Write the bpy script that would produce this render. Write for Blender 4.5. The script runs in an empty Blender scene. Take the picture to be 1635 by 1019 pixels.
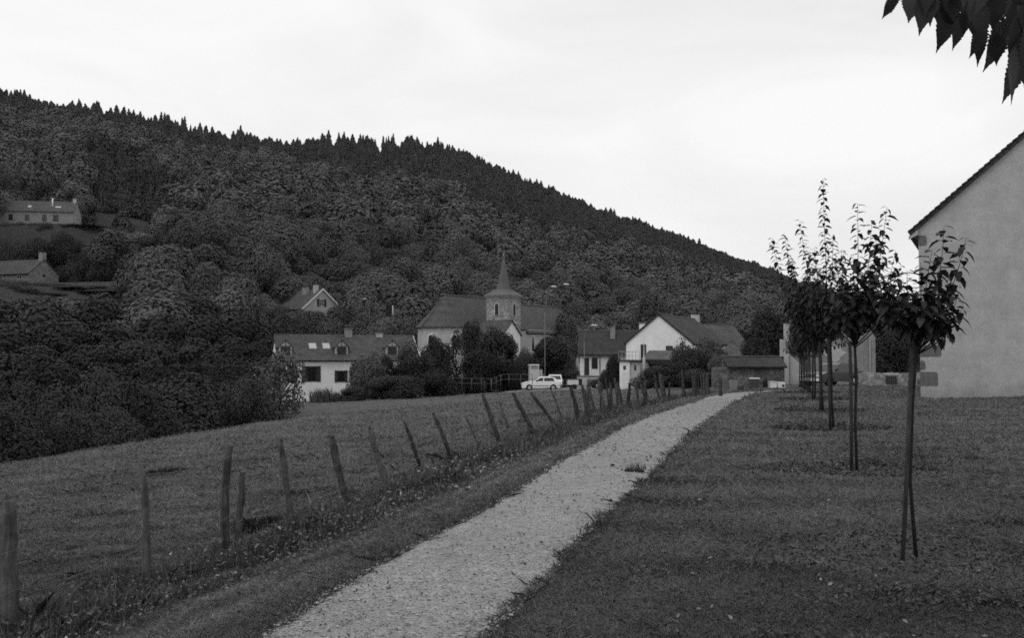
import bpy, math, random
import numpy as np
from mathutils import Vector, Matrix

S = bpy.context.scene
COL = S.collection
rad = math.radians

# ------------------------------------------------------------------ camera
F, CX, CY, EYE, HOR = 1500.0, 817.5, 509.5, 1.6, 558.0
PITCH = math.atan((HOR - CY) / F)
cd = bpy.data.cameras.new('camera')
cam = bpy.data.objects.new('camera', cd); COL.objects.link(cam)
cd.sensor_width = 36.0; cd.lens = 36.0 * F / 1635.0
cd.clip_start = 0.05; cd.clip_end = 6000
cam.location = (0, 0, EYE); cam.rotation_euler = (math.pi / 2 + PITCH, 0, 0)
S.camera = cam

# ------------------------------------------------------------------ light
SUN_EL, SUN_ROT = 60.0, 225.0
W = bpy.data.worlds.new('World'); S.world = W; W.use_nodes = True
nt = W.node_tree; nt.nodes.clear()
def wn(t, **k):
    n = nt.nodes.new(t)
    for a, b in k.items(): setattr(n, a, b)
    return n
sky = wn('ShaderNodeTexSky', sky_type='NISHITA', sun_disc=False)
sky.sun_elevation = rad(SUN_EL); sky.sun_rotation = rad(SUN_ROT)
bw = wn('ShaderNodeRGBToBW'); nt.links.new(sky.outputs[0], bw.inputs[0])
mul = wn('ShaderNodeMath', operation='MULTIPLY'); mul.inputs[1].default_value = 1.0
nt.links.new(bw.outputs[0], mul.inputs[0])
tc = wn('ShaderNodeTexCoord'); mp = wn('ShaderNodeMapping'); mp.inputs['Scale'].default_value = (1.6, 1.6, 4.5)
mp.inputs['Rotation'].default_value = (0.0, 0.25, 0.4)
nt.links.new(tc.outputs['Generated'], mp.inputs[0])
n1 = wn('ShaderNodeTexNoise'); n1.inputs['Scale'].default_value = 1.7; n1.inputs['Detail'].default_value = 7; n1.inputs['Roughness'].default_value = 0.52
n1.inputs['Distortion'].default_value = 0.6
nt.links.new(mp.outputs[0], n1.inputs[0])
cr = wn('ShaderNodeMapRange'); cr.inputs[1].default_value = 0.3; cr.inputs[2].default_value = 0.62
cr.inputs[3].default_value = 7.5; cr.inputs[4].default_value = 8.8
nt.links.new(n1.outputs[0], cr.inputs[0])
mix = wn('ShaderNodeMix', data_type='FLOAT'); mix.inputs[0].default_value = 0.94   # overcast: cloud cover over the clear sky
nt.links.new(mul.outputs[0], mix.inputs[2]); nt.links.new(cr.outputs[0], mix.inputs[3])
bg = wn('ShaderNodeBackground'); bg.inputs['Strength'].default_value = 0.1
nt.links.new(mix.outputs[0], bg.inputs['Color'])
wo = wn('ShaderNodeOutputWorld'); nt.links.new(bg.outputs[0], wo.inputs[0])

sl = bpy.data.lights.new('sun', 'SUN'); sl.energy = 0.8; sl.angle = rad(30); sl.color = (1, 1, 1)
so = bpy.data.objects.new('sun', sl); COL.objects.link(so)
so.rotation_euler = (rad(90 - SUN_EL), 0, rad(180 - SUN_ROT)); so.location = (0, 0, 300)

S.view_settings.view_transform = 'Standard'; S.view_settings.look = 'None'
S.view_settings.exposure = 0.2; S.view_settings.gamma = 1.0
S.view_settings.use_curve_mapping = False
S.render.film_transparent = False
S.cycles.max_bounces = 4; S.cycles.diffuse_bounces = 2; S.cycles.glossy_bounces = 2
S.cycles.transmission_bounces = 2; S.cycles.transparent_max_bounces = 4
S.cycles.use_denoising = False
S.cycles.use_adaptive_sampling = True; S.cycles.adaptive_threshold = 0.02
S.cycles.filter_width = 1.7

# ------------------------------------------------------------------ terrain
def sstep(t):
    t = np.clip(t, 0, 1); return t * t * (3 - 2 * t)
FX_Y = [-40, 0, 6.29, 7.56, 9.7, 11.2, 18, 23, 26.6, 30, 34, 38.5, 60, 100, 140, 260]
FX_X = [-18, -5.3, -3.37, -2.95, -2.25, -1.9, -0.05, 1.3, 2.4, 3.5, 5.2, 7.4, 14.6, 27, 39, 75]
def fence_x(y): return np.interp(y, FX_Y, FX_X)
SKY = [(-400, 124), (0, 162), (100, 177), (200, 195), (300, 216), (400, 231), (470, 235), (500, 231), (560, 238), (606, 247), (640, 236), (740, 252), (820, 284),
       (900, 314), (1000, 355), (1100, 388), (1200, 424), (1250, 444), (1300, 464), (1400, 494), (1500, 515), (1700, 535), (2600, 548)]
PADS = [(-124, 258, 34.3, 15, 13), (-110, 208, 12.6, 13, 16), (-40, 176, 5.0, 9, 10), (-17, 101, -3.8, 10, 8), (-2, 138, -2.4, 16, 14)]
RPX = [a for a, b in SKY]; RPY = [b for a, b in SKY]
def ridge_d(px): return np.interp(px, [-400, 0, 500, 800, 1250, 1700], [560, 600, 660, 740, 900, 950])
def foot_d(px): return np.interp(px, [-400, 0, 450, 800, 1250, 1700], [98, 108, 132, 172, 200, 230])
def gz(x, y):
    x = np.asarray(x, float); y = np.asarray(y, float)
    u = fence_x(y) - x
    zc = np.interp(y, [-40, 31, 36, 42, 75, 97, 140, 260], [0, 0, -0.05, -0.22, -1.12, -1.8, -2.2, -2.4])
    zc = zc + 0.055 * np.clip(x - 13.6, 0, 12) * sstep((y - 18) / 8) * (1 - sstep((y - 34) / 7))
    base = np.interp(y, [-40, 38, 75, 97, 140], [-0.35, -0.4, -1.15, -1.8, -2.2])
    sl_ = np.interp(y, [-40, 0, 26, 41, 53, 75, 100, 140], [.08, .08, .075, .05, .05, .045, .035, .03])
    zl = base - sl_ * np.clip(u, 0, 90)
    z = zc + (zl - zc) * sstep((u + 2.1) / 2.1)
    v = -(x + 14) * .938 + (y - 26) * .347
    z = z - 3.0 * sstep(v / 9.0) * (1 - sstep((y - 56) / 14))
    z = z + 0.03 * np.sin(x * 1.3 + .4 * y) * np.sin(y * .9 - .5 * x) * sstep((u - .5) / 3) * (y < 90)
    z = z + 0.012 * np.sin(x * 1.1 + y * .3) * np.sin(y * .8)
    yy = np.maximum(y, 1.0)
    px = CX + F * x / yy
    D = ridge_d(px); f0 = foot_d(px)
    H = EYE + (HOR - np.interp(px, RPX, RPY)) / F * D
    s = np.clip((y - f0) / (D - f0), 0, 1)
    k = s ** 1.12
    k = k + 0.012 * np.sin(x * .021 + y * .017) * np.sin(y * .013 + 1) * np.sin(np.pi * s)
    z = np.where(y > 60, z + (H - z) * k, z)
    for ax, ay, az, r, fl in PADS:
        z = z + (az - z) * (1 - sstep((np.hypot(x - ax, y - ay) - r) / fl))
    over = np.clip(y - D - 25, 0, 400)
    return z - over * .25
def P(px, py, d):
    """point at depth d (metres ahead) seen in pixel px, py of the photograph"""
    c, s = math.cos(PITCH), math.sin(PITCH)
    a = (px - CX) / F; b = (CY - py) / F
    v = Vector((a, c - b * s, s + b * c)); v *= d / v.y
    return Vector((v.x, v.y, v.z + EYE))
def G(px, d):
    x = (px - CX) / F * d
    return Vector((x, d, float(gz(x, d))))
def hit(px, py):
    """where the line of sight through px, py meets the ground"""
    d, st = 3.0, 1.004
    while d < 900:
        p = P(px, py, d)
        if p.z <= float(gz(p.x, p.y)): return p
        d *= st
    return P(px, py, 900)

# ------------------------------------------------------------------ materials
def mat(name, v, var=0.15, scale=4.0, rough=0.85, bump=0.0, attr=None, objrand=0.0, transl=0.0, kind=None, spec=0.2, detail=5, stain=0.0, bscale=None, metal=0.0):
    m = bpy.data.materials.new(name); m.use_nodes = True
    t = m.node_tree; t.nodes.clear(); L = t.links.new
    N = lambda ty: t.nodes.new(ty)
    out = N('ShaderNodeOutputMaterial'); b = N('ShaderNodeBsdfPrincipled'); L(b.outputs[0], out.inputs[0])
    b.inputs['Roughness'].default_value = rough; b.inputs['Specular IOR Level'].default_value = spec
    b.inputs['Metallic'].default_value = metal
    co = N('ShaderNodeTexCoord')
    def math_(op, a, c):
        n = N('ShaderNodeMath'); n.operation = op
        for i, q in enumerate((a, c)):
            if isinstance(q, (int, float)): n.inputs[i].default_value = q
            else: L(q, n.inputs[i])
        return n.outputs[0]
    def rng_(src, lo, hi, a=0.3, c=0.7):
        n = N('ShaderNodeMapRange'); L(src, n.inputs[0])
        n.inputs[1].default_value = a; n.inputs[2].default_value = c; n.inputs[3].default_value = lo; n.inputs[4].default_value = hi
        return n.outputs[0]
    def noise(sc, de=5, ro=.6):
        n = N('ShaderNodeTexNoise'); n.inputs['Scale'].default_value = sc; n.inputs['Detail'].default_value = de; n.inputs['Roughness'].default_value = ro
        L(co.outputs['Object'], n.inputs[0]); return n.outputs[0]
    val = None
    h = None
    if var > 0:
        h = noise(scale, detail); val = rng_(h, 1 - var, 1 + var)
    if stain > 0:
        s2 = rng_(noise(scale * .17, 4, .7), 1 - stain, 1 + stain * .5); val = math_('MULTIPLY', val, s2) if val else s2
    if kind == 'tile':
        br = N('ShaderNodeTexBrick'); br.inputs['Scale'].default_value = 1.0
        br.inputs['Color1'].default_value = (.8, .8, .8, 1); br.inputs['Color2'].default_value = (1.2, 1.2, 1.2, 1); br.inputs['Mortar'].default_value = (.5, .5, .5, 1)
        br.inputs['Mortar Size'].default_value = .02; br.inputs['Brick Width'].default_value = .3; br.inputs['Row Height'].default_value = .22
        L(co.outputs['UV'], br.inputs[0])
        q = N('ShaderNodeRGBToBW'); L(br.outputs[0], q.inputs[0]); val = math_('MULTIPLY', val, q.outputs[0]) if val else q.outputs[0]
    if kind == 'stone':
        vo = N('ShaderNodeTexVoronoi'); vo.inputs['Scale'].default_value = 3.2; mpn = N('ShaderNodeMapping'); mpn.inputs['Scale'].default_value = (1, 1, 1.8)
        L(co.outputs['Object'], mpn.inputs[0]); L(mpn.outputs[0], vo.inputs[0])
        q = N('ShaderNodeRGBToBW'); L(vo.outputs['Color'], q.inputs[0])
        val = math_('MULTIPLY', val, rng_(q.outputs[0], .6, 1.35, .15, .85))
        v2 = N('ShaderNodeTexVoronoi'); v2.feature = 'DISTANCE_TO_EDGE'; v2.inputs['Scale'].default_value = 3.2; L(mpn.outputs[0], v2.inputs[0])
        h = v2.outputs[0]; val = math_('MULTIPLY', val, rng_(h, .55, 1.0, 0.0, .08))
    if kind == 'wood':
        mpn = N('ShaderNodeMapping'); mpn.inputs['Scale'].default_value = (28, 28, 2.2); L(co.outputs['Object'], mpn.inputs[0])
        n = N('ShaderNodeTexNoise'); n.inputs['Scale'].default_value = 1.4; n.inputs['Detail'].default_value = 6; L(mpn.outputs[0], n.inputs[0])
        h = n.outputs[0]; val = math_('MULTIPLY', val, rng_(h, .55, 1.4))
    if kind == 'gravel':
        vo = N('ShaderNodeTexVoronoi'); vo.inputs['Scale'].default_value = 55; L(co.outputs['Object'], vo.inputs[0])
        q = N('ShaderNodeRGBToBW'); L(vo.outputs['Color'], q.inputs[0])
        val = math_('MULTIPLY', val, rng_(q.outputs[0], .72, 1.22, .1, .9)); h = q.outputs[0]
        val = math_('MULTIPLY', val, rng_(noise(9, 8, .75), .72, 1.2))
    if attr:
        a = N('ShaderNodeAttribute'); a.attribute_name = attr; val = math_('MULTIPLY', val, a.outputs['Fac']) if val else a.outputs['Fac']
    if objrand > 0:
        oi = N('ShaderNodeObjectInfo'); r = rng_(oi.outputs['Random'], 1 - objrand, 1 + objrand, 0, 1); val = math_('MULTIPLY', val, r) if val else r
    if val is None: b.inputs['Base Color'].default_value = (v, v, v, 1)
    else:
        fin = math_('MULTIPLY', val, v); L(fin, b.inputs['Base Color'])
    if bump > 0 and (h is not None):
        bp = N('ShaderNodeBump'); bp.inputs['Strength'].default_value = bump; bp.inputs['Distance'].default_value = .02
        L(noise(bscale, 6) if bscale else h, bp.inputs['Height']); L(bp.outputs[0], b.inputs['Normal'])
    if transl > 0:
        tr = N('ShaderNodeBsdfTranslucent'); mx = N('ShaderNodeMixShader'); mx.inputs[0].default_value = transl
        if val is None: tr.inputs[0].default_value = (v, v, v, 1)
        else: L(fin, tr.inputs[0])
        L(b.outputs[0], mx.inputs[1]); L(tr.outputs[0], mx.inputs[2]); L(mx.outputs[0], out.inputs[0])
    return m
M = {}
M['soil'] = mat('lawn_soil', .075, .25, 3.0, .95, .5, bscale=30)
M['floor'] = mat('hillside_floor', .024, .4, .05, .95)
M['gravel'] = mat('path_gravel', .25, .16, 1.6, .95, .5, kind='gravel', stain=.2)
M['asphalt'] = mat('worn_asphalt', .17, .2, .6, .95)
M['grass'] = mat('grass_blades', .114, 0, attr='tint', rough=.7, transl=.25)
M['meadow'] = mat('meadow_blades', .128, 0, attr='tint', rough=.7, transl=.25)
M['weeds'] = mat('weed_leaves', .1, 0, attr='tint', rough=.65, transl=.2)
M['pebble'] = mat('pebbles', .245, 0, attr='tint', rough=.9)
M['leaf'] = mat('broad_leaves', .064, 0, attr='tint', objrand=.42, rough=.6, transl=.15)
M['leafd'] = mat('dark_leaves', .021, 0, attr='tint', objrand=.35, rough=.6, transl=.12)
M['leafm'] = mat('mid_leaves', .031, 0, attr='tint', objrand=.4, rough=.6, transl=.12)
M['leafl'] = mat('pale_leaves', .11, 0, attr='tint', objrand=.2, rough=.6, transl=.15)
M['conif'] = mat('needles', .036, 0, attr='tint', objrand=.25, rough=.8)
M['wood'] = mat('far_foliage', .066, 0, attr='tint', rough=.8)
M['yleaf'] = mat('young_leaves', .026, .2, 30, .55, attr='tint', transl=.1, spec=.12)
M['bark'] = mat('bark', .022, .45, 25, .95, .6)
M['post'] = mat('weathered_post', .054, .5, 9, .95, .9, kind='wood', objrand=.5, stain=.35)
M['stake'] = mat('stake_wood', .045, .3, 9, .9, .6, kind='wood', objrand=.15, stain=.3)
M['wire'] = mat('rusty_wire', .11, 0, rough=.6, metal=.3)
M['render'] = mat('grey_render', .36, .07, 9, .95, .35, stain=.2, bscale=120)
def damp(m, h0, h1, lo):
    t = m.node_tree; b = next(n for n in t.nodes if n.type == 'BSDF_PRINCIPLED'); src = b.inputs['Base Color'].links[0].from_socket
    co = t.nodes.new('ShaderNodeTexCoord'); sp = t.nodes.new('ShaderNodeSeparateXYZ'); t.links.new(co.outputs['Object'], sp.inputs[0])
    n = t.nodes.new('ShaderNodeTexNoise'); n.inputs['Scale'].default_value = 1.1; n.inputs['Detail'].default_value = 8; n.inputs['Roughness'].default_value = .65; t.links.new(co.outputs['Object'], n.inputs[0])
    a = t.nodes.new('ShaderNodeMath'); a.operation = 'MULTIPLY_ADD'; t.links.new(n.outputs[0], a.inputs[0]); a.inputs[1].default_value = -1.5; t.links.new(sp.outputs[2], a.inputs[2])
    r = t.nodes.new('ShaderNodeMapRange'); r.inputs[1].default_value = h0 - .75; r.inputs[2].default_value = h1 - .75; r.inputs[3].default_value = lo; r.inputs[4].default_value = 1; t.links.new(a.outputs[0], r.inputs[0])
    q = t.nodes.new('ShaderNodeMath'); q.operation = 'MULTIPLY'; t.links.new(src, q.inputs[0]); t.links.new(r.outputs[0], q.inputs[1]); t.links.new(q.outputs[0], b.inputs['Base Color'])
damp(M['render'], .0, .55, .72)
M['quoin'] = mat('quoin_stone', .115, .25, 7, .95, .6)
M['white'] = mat('white_render', .72, .07, 1.2, .95, stain=.12)
M['cream'] = mat('pale_render', .4, .1, 1.5, .95, stain=.2)
M['stone'] = mat('rubble_stone', .27, .2, 5, .95, .5, kind='stone', stain=.15)
M['cstone'] = mat('grey_rough_plaster', .22, .2, 3, .95, stain=.2)
M['darkstone'] = mat('dark_rubble_stone', .13, .25, 5, .95, .5, kind='stone', stain=.2)
M['tile'] = mat('roof_tiles', .075, .2, 1.2, .9, kind='tile', stain=.25)
M['tiled'] = mat('dark_roof_tiles', .045, .2, 1.2, .9, kind='tile', stain=.25)
M['tilel'] = mat('pale_roof_tiles', .095, .2, 1.2, .9, kind='tile', stain=.3)
M['slate'] = mat('spire_slate', .105, .2, 2, .8, stain=.2)
M['timber'] = mat('dark_timber', .028, .3, 4, .9)
M['trim'] = mat('pale_trim', .6, .05, 4, .8)
M['shutter'] = mat('dark_shutters', .03, .15, 4, .7)
M['glass'] = mat('dark_glass', .012, 0, rough=.12, spec=.5)
M['lead'] = mat('zinc_sheet', .3, .1, 3, .5, metal=.2)
M['paint'] = mat('white_car_paint', .78, 0, rough=.25, spec=.5)
M['paintd'] = mat('dark_car_paint', .03, 0, rough=.25, spec=.5)
M['rubber'] = mat('tyre_rubber', .02, 0, rough=.9)
M['chrome'] = mat('wheel_rim', .45, 0, rough=.4, metal=.5)
M['metal'] = mat('galvanised_metal', .3, .1, 6, .5, metal=.2)
M['rail'] = mat('rail_metal', .13, .1, 6, .6)
M['dmetal'] = mat('dark_metal', .06, .1, 6, .6)
M['lamp'] = mat('lamp_housing', .5, 0, rough=.4)
M['brick'] = mat('chimney_brick', .24, .25, 5, .95, stain=.2)

# ------------------------------------------------------------------ helpers
def tag(o, label=None, cat=None, group=None, kind=None):
    if label: o['label'] = label
    if cat: o['category'] = cat
    if group: o['group'] = group
    if kind: o['kind'] = kind
    return o
def empty(name, loc, rz=0.0, label=None, cat=None, group=None):
    o = bpy.data.objects.new(name, None); COL.objects.link(o)
    o.location = loc; o.rotation_euler = (0, 0, rz); o.empty_display_size = .3
    return tag(o, label, cat, group)
def link(name, me, parent=None, loc=None):
    o = bpy.data.objects.new(name, me); COL.objects.link(o)
    if parent: o.parent = parent
    if loc is not None: o.location = loc
    return o
def arrmesh(name, V, Fc, m, tint=None, smooth=False):
    """mesh from arrays; faces all of one size"""
    V = np.asarray(V, np.float32); Fc = np.asarray(Fc, np.int32); k = Fc.shape[1]
    me = bpy.data.meshes.new(name)
    me.vertices.add(len(V)); me.vertices.foreach_set('co', V.ravel())
    me.loops.add(Fc.size); me.loops.foreach_set('vertex_index', Fc.ravel())
    me.polygons.add(len(Fc)); me.polygons.foreach_set('loop_start', np.arange(0, Fc.size, k, dtype=np.int32))
    me.update(calc_edges=True)
    if tint is not None:
        a = me.attributes.new('tint', 'FLOAT', 'POINT'); a.data.foreach_set('value', np.asarray(tint, np.float32))
    if smooth: me.polygons.foreach_set('use_smooth', np.ones(len(Fc), bool))
    me.materials.append(m); me.update()
    return me
class MB:
    def __init__(s): s.v = []; s.f = []; s.uv = []
    def face(s, pts, uv=None):
        i = len(s.v); s.v += [tuple(p) for p in pts]; s.f.append(tuple(range(i, i + len(pts)))); s.uv.append(uv)
    def box(s, lo, hi, T=None):
        x0, y0, z0 = lo; x1, y1, z1 = hi
        c = [Vector(q) for q in ((x0, y0, z0), (x1, y0, z0), (x1, y1, z0), (x0, y1, z0), (x0, y0, z1), (x1, y0, z1), (x1, y1, z1), (x0, y1, z1))]
        if T: c = [T @ q for q in c]
        i = len(s.v); s.v += [tuple(q) for q in c]
        for f in ((3, 2, 1, 0), (4, 5, 6, 7), (0, 1, 5, 4), (1, 2, 6, 5), (2, 3, 7, 6), (3, 0, 4, 7)):
            s.f.append(tuple(i + j for j in f)); s.uv.append(None)
        return s
    def prism(s, poly, ext):
        """closed prism: planar polygon moved by the vector ext"""
        n = len(poly); e = Vector(ext); a = [Vector(p) for p in poly]; b = [p + e for p in a]
        i = len(s.v); s.v += [tuple(p) for p in a + b]
        s.f.append(tuple(range(i, i + n))[::-1]); s.uv.append(None); s.f.append(tuple(range(i + n, i + 2 * n))); s.uv.append(None)
        for j in range(n):
            k = (j + 1) % n; s.f.append((i + j, i + k, i + n + k, i + n + j)); s.uv.append(None)
        return s
    def tube(s, pts, radii, n=8, cap=True):
        pts = [Vector(p) for p in pts]
        if not hasattr(radii, '__len__'): radii = [radii] * len(pts)
        i0 = len(s.v); prev = None
        for k, p in enumerate(pts):
            d = (pts[min(k + 1, len(pts) - 1)] - pts[max(k - 1, 0)]).normalized()
            u = d.cross(Vector((0, 1, 0)) if abs(d.y) < .9 else Vector((1, 0, 0))) if prev is None else prev - d * prev.dot(d)
            u.normalize(); prev = u; w = d.cross(u)
            for j in range(n):
                a = 2 * math.pi * j / n; s.v.append(tuple(p + (u * math.cos(a) + w * math.sin(a)) * radii[k]))
        for k in range(len(pts) - 1):
            for j in range(n):
                a = i0 + k * n + j; b = i0 + k * n + (j + 1) % n; s.f.append((a, b, b + n, a + n)); s.uv.append(None)
        if cap:
            s.f.append(tuple(range(i0, i0 + n))[::-1]); s.uv.append(None)
            e = i0 + (len(pts) - 1) * n; s.f.append(tuple(range(e, e + n))); s.uv.append(None)
        return s
    def build(s, name, m, parent=None, smooth=False, loc=None):
        me = bpy.data.meshes.new(name); me.from_pydata(s.v, [], s.f); me.materials.append(m)
        ul = me.uv_layers.new(name='UVMap')
        for p, uv in zip(me.polygons, s.uv):
            for q, li in enumerate(p.loop_indices):
                if uv: ul.data[li].uv = uv[q]
                else:
                    c = me.vertices[me.loops[li].vertex_index].co; ul.data[li].uv = (c.x + c.y, c.z)
            p.use_smooth = smooth
        me.update()
        return link(name, me, parent, loc)
    def slab(s, q, th):
        """roof slab: quad q (eave a, eave b, top b, top a) with thickness; uv in metres"""
        a = [Vector(p) for p in q]; n = (a[1] - a[0]).cross(a[-1] - a[0]).normalized()
        if n.z < 0: n = -n
        lo = [p - n * th for p in a]
        ex = (a[1] - a[0]).normalized(); ey = n.cross(ex)
        s.face(a, [((p - a[0]).dot(ex), (p - a[0]).dot(ey)) for p in a])
        s.face(lo[::-1])
        for j in range(len(a)):
            k = (j + 1) % len(a); s.face([a[j], lo[j], lo[k], a[k]])
        return s

def leaf_quads(rng, P0, Nn, size, aspect=.6):
    """rhombic leaf clumps at P0 facing roughly Nn"""
    n = len(P0)
    Nn = Nn / (np.linalg.norm(Nn, axis=1, keepdims=True) + 1e-9)
    r = rng.normal(size=(n, 3)); a = r - Nn * (r * Nn).sum(1, keepdims=True); a /= np.linalg.norm(a, axis=1, keepdims=True) + 1e-9
    b = np.cross(Nn, a); s = (size * rng.uniform(.6, 1.35, n))[:, None]
    V = np.stack([P0 - a * s, P0 - b * s * aspect + Nn * s * .15, P0 + a * s, P0 + b * s * aspect + Nn * s * .15], 1).reshape(-1, 3)
    return V, np.arange(4 * n, dtype=np.int32).reshape(-1, 4)
def crown(seed, n, lobes=16, leaf=.055, z0=.25, z1=1.0, sparse=0.0, top=1.0, lr=(.3, .52), spread=.62, jit=.3):
    """normalised crown: radius about 1, height z0..z1; returns verts, faces, tint"""
    rng = np.random.default_rng(seed)
    L = rng.normal(size=(lobes, 3)); L /= np.linalg.norm(L, axis=1, keepdims=True); L *= rng.uniform(.35, 1, lobes)[:, None] ** .5 * spread
    r = rng.uniform(lr[0], lr[1], lobes); taper = 1 - .45 * top * np.clip(L[:, 2], 0, 1); L[:, :2] *= taper[:, None]
    lt = rng.uniform(.85, 1.18, lobes)
    k = rng.choice(lobes, n, p=r ** 2 / (r ** 2).sum())
    d = rng.normal(size=(n, 3)); d[:, 2] += .25; d /= np.linalg.norm(d, axis=1, keepdims=True)
    q = np.where(rng.random(n) < .82, rng.uniform(.8, 1.08, n), rng.uniform(.25, .8, n))
    # twigs: leaves gather in little clumps over each lobe
    cl = rng.normal(size=(lobes * 14, 3)); cl /= np.linalg.norm(cl, axis=1, keepdims=True)
    ci = rng.integers(0, 14, n) + k * 14
    d = d * .55 + cl[ci] * .6; d /= np.linalg.norm(d, axis=1, keepdims=True)
    p = L[k] + d * (r[k] * q)[:, None]
    nn = d + rng.normal(size=(n, 3)) * jit + np.array([0, 0, .25])
    h = (z1 - z0) / 2
    V, Fc = leaf_quads(rng, p, nn, leaf)
    zmin, zmax = np.percentile(V[:, 2], .5), np.percentile(V[:, 2], 99.8)
    V[:, 2] = z0 + (V[:, 2] - zmin) / (zmax - zmin) * (z1 - z0)
    rr = np.percentile(np.abs(V[:, :2]).max(1), 98); V[:, :2] /= rr
    t = lt[k] * rng.uniform(.91, 1.1, n)
    return V, Fc, np.repeat(t, 4)
def conifer(seed, n, leaf=.09, layers=13, r0=1.0):
    rng = np.random.default_rng(seed); pw = rng.uniform(.55, 1.0); lb = rng.uniform(.6, 1.15, layers + 1); ax = rng.uniform(-.12, .12, 2)
    z = rng.uniform(0, 1, n) ** 1.25; lay = np.floor(z * layers) / layers
    rad_ = (1 - lay) ** pw * (.75 + .3 * rng.random(n)) * lb[np.floor(z * layers).astype(int)] * r0 * np.where((z * layers) % 1 > .6, .7, 1) + .03
    a = rng.uniform(0, 2 * np.pi, n); q = rng.uniform(.35, 1, n)
    p = np.stack([np.cos(a) * rad_ * q, np.sin(a) * rad_ * q, .1 + .9 * lay + .06 * (1 - q) - .02 * q], 1)
    p[:, :2] += ax * p[:, 2:] ** 1.5
    nn = np.stack([np.cos(a) * .6, np.sin(a) * .6, np.full(n, .7)], 1) + rng.normal(size=(n, 3)) * .25
    V, Fc = leaf_quads(rng, p, nn, leaf * (1 - .55 * z), .55)
    # a thin leader at the tip
    t = np.repeat(rng.uniform(.7, 1.3, n), 4)
    tip = np.array([[-.06, 0, .88], [.06, 0, .88], [0.012, 0, 1.03], [-.012, 0, 1.03]]); tip2 = tip[:, [1, 0, 2]]
    tip[:, :2] += ax; tip2[:, :2] += ax
    V = np.vstack([V, tip, tip2]); m_ = len(Fc) * 4
    Fc = np.vstack([Fc, [[m_, m_ + 1, m_ + 2, m_ + 3], [m_ + 4, m_ + 5, m_ + 6, m_ + 7]]]); t = np.concatenate([t, np.ones(8)])
    return V, Fc, t

# ------------------------------------------------------------------ ground sheets
def build_ground():
    ys = [-39, -30, -20, -12, -6, -2, 1, 2.4]
    y = 3.0
    while y < 45: ys.append(y); y += .3
    while y < 1700: ys.append(y); y *= 1.018
    ys = np.array(ys); tans = np.linspace(-.95, .95, 340)
    def sheet(name, rows, m):
        Y = np.repeat(rows, len(tans)).reshape(len(rows), -1)
        X = tans[None, :] * (Y + 41)
        V = np.stack([X, Y, gz(X, Y)], -1).reshape(-1, 3)
        nr, nc = Y.shape; i = np.arange(nr * nc).reshape(nr, nc)
        Fc = np.stack([i[:-1, :-1], i[:-1, 1:], i[1:, 1:], i[1:, :-1]], -1).reshape(-1, 4)
        o = link(name, arrmesh(name, V, Fc, m, smooth=True)); tag(o, kind='structure'); return o
    c = int(np.searchsorted(ys, 106))
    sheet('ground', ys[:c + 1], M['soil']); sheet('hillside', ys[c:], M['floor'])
build_ground()

LE = [(400, 1040), (424, 1019), (528, 944), (605, 900), (686, 860), (767, 820), (833, 779), (877, 750), (926, 722), (966, 700), (1003, 680), (1054, 660), (1102, 645), (1126, 636.5), (1147, 630), (1180, 625.5)]
RE = [(745, 1040), (767, 1019), (811, 977), (851, 941), (877, 911), (922, 864), (958, 827), (1008, 783), (1040, 753), (1068, 722), (1096, 695), (1112, 682), (1134, 667), (1156, 652), (1180, 638), (1199, 628)]
def flat(px, py): d = EYE * F / (py - HOR); return ((px - CX) / F * d, d)
LW = [flat(*q) for q in LE]; RW = [flat(*q) for q in RE]
PLY = np.array([q[1] for q in LW]); PLX = np.array([q[0] for q in LW]); PRY = np.array([q[1] for q in RW]); PRX = np.array([q[0] for q in RW])
_s = (LW[1][0] - LW[3][0]) / (LW[1][1] - LW[3][1])
def path_l(y): return np.where(y < PLY[0], PLX[0] + (y - PLY[0]) * .2, np.interp(y, PLY, PLX) + np.clip(y - PLY[-1], 0, 60) * .8)
def path_r(y): return np.where(y < PRY[0], PRX[0] + (y - PRY[0]) * .2, np.interp(y, PRY, PRX) + np.clip(y - PRY[-1], 0, 60) * .6)
rngp = np.random.default_rng(5)
py_ = np.arange(-4, 38.6, .1)
nz = lambda f, ph: np.sin(py_ * f + ph) * .5 + np.sin(py_ * f * 2.3 + ph * 2) * .3
nar = np.clip(py_ - 36.2, 0, 3) * .42
xl = path_l(py_) + .05 * nz(3.1, .5) + rngp.normal(0, .04, len(py_)) + nar; xr = path_r(py_) + .07 * nz(2.7, 1.9) + rngp.normal(0, .045, len(py_)) - nar
NC = 14
tt = np.linspace(0, 1, NC)
X = xl[:, None] + (xr - xl)[:, None] * tt[None, :]; Y = np.repeat(py_, NC).reshape(-1, NC)
Zp = gz(X, Y) + .014 * np.minimum(1, 4 * tt * (1 - tt) * 3)[None, :] + .002 + .012 * (Y > 30)
ii = np.arange(X.size).reshape(X.shape)
Fp = np.stack([ii[:-1, :-1], ii[:-1, 1:], ii[1:, 1:], ii[1:, :-1]], -1).reshape(-1, 4)
tag(link('gravel_path', arrmesh('gravel_path', np.stack([X, Y, Zp], -1).reshape(-1, 3), Fp, M['gravel'], smooth=True)), kind='structure')

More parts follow.
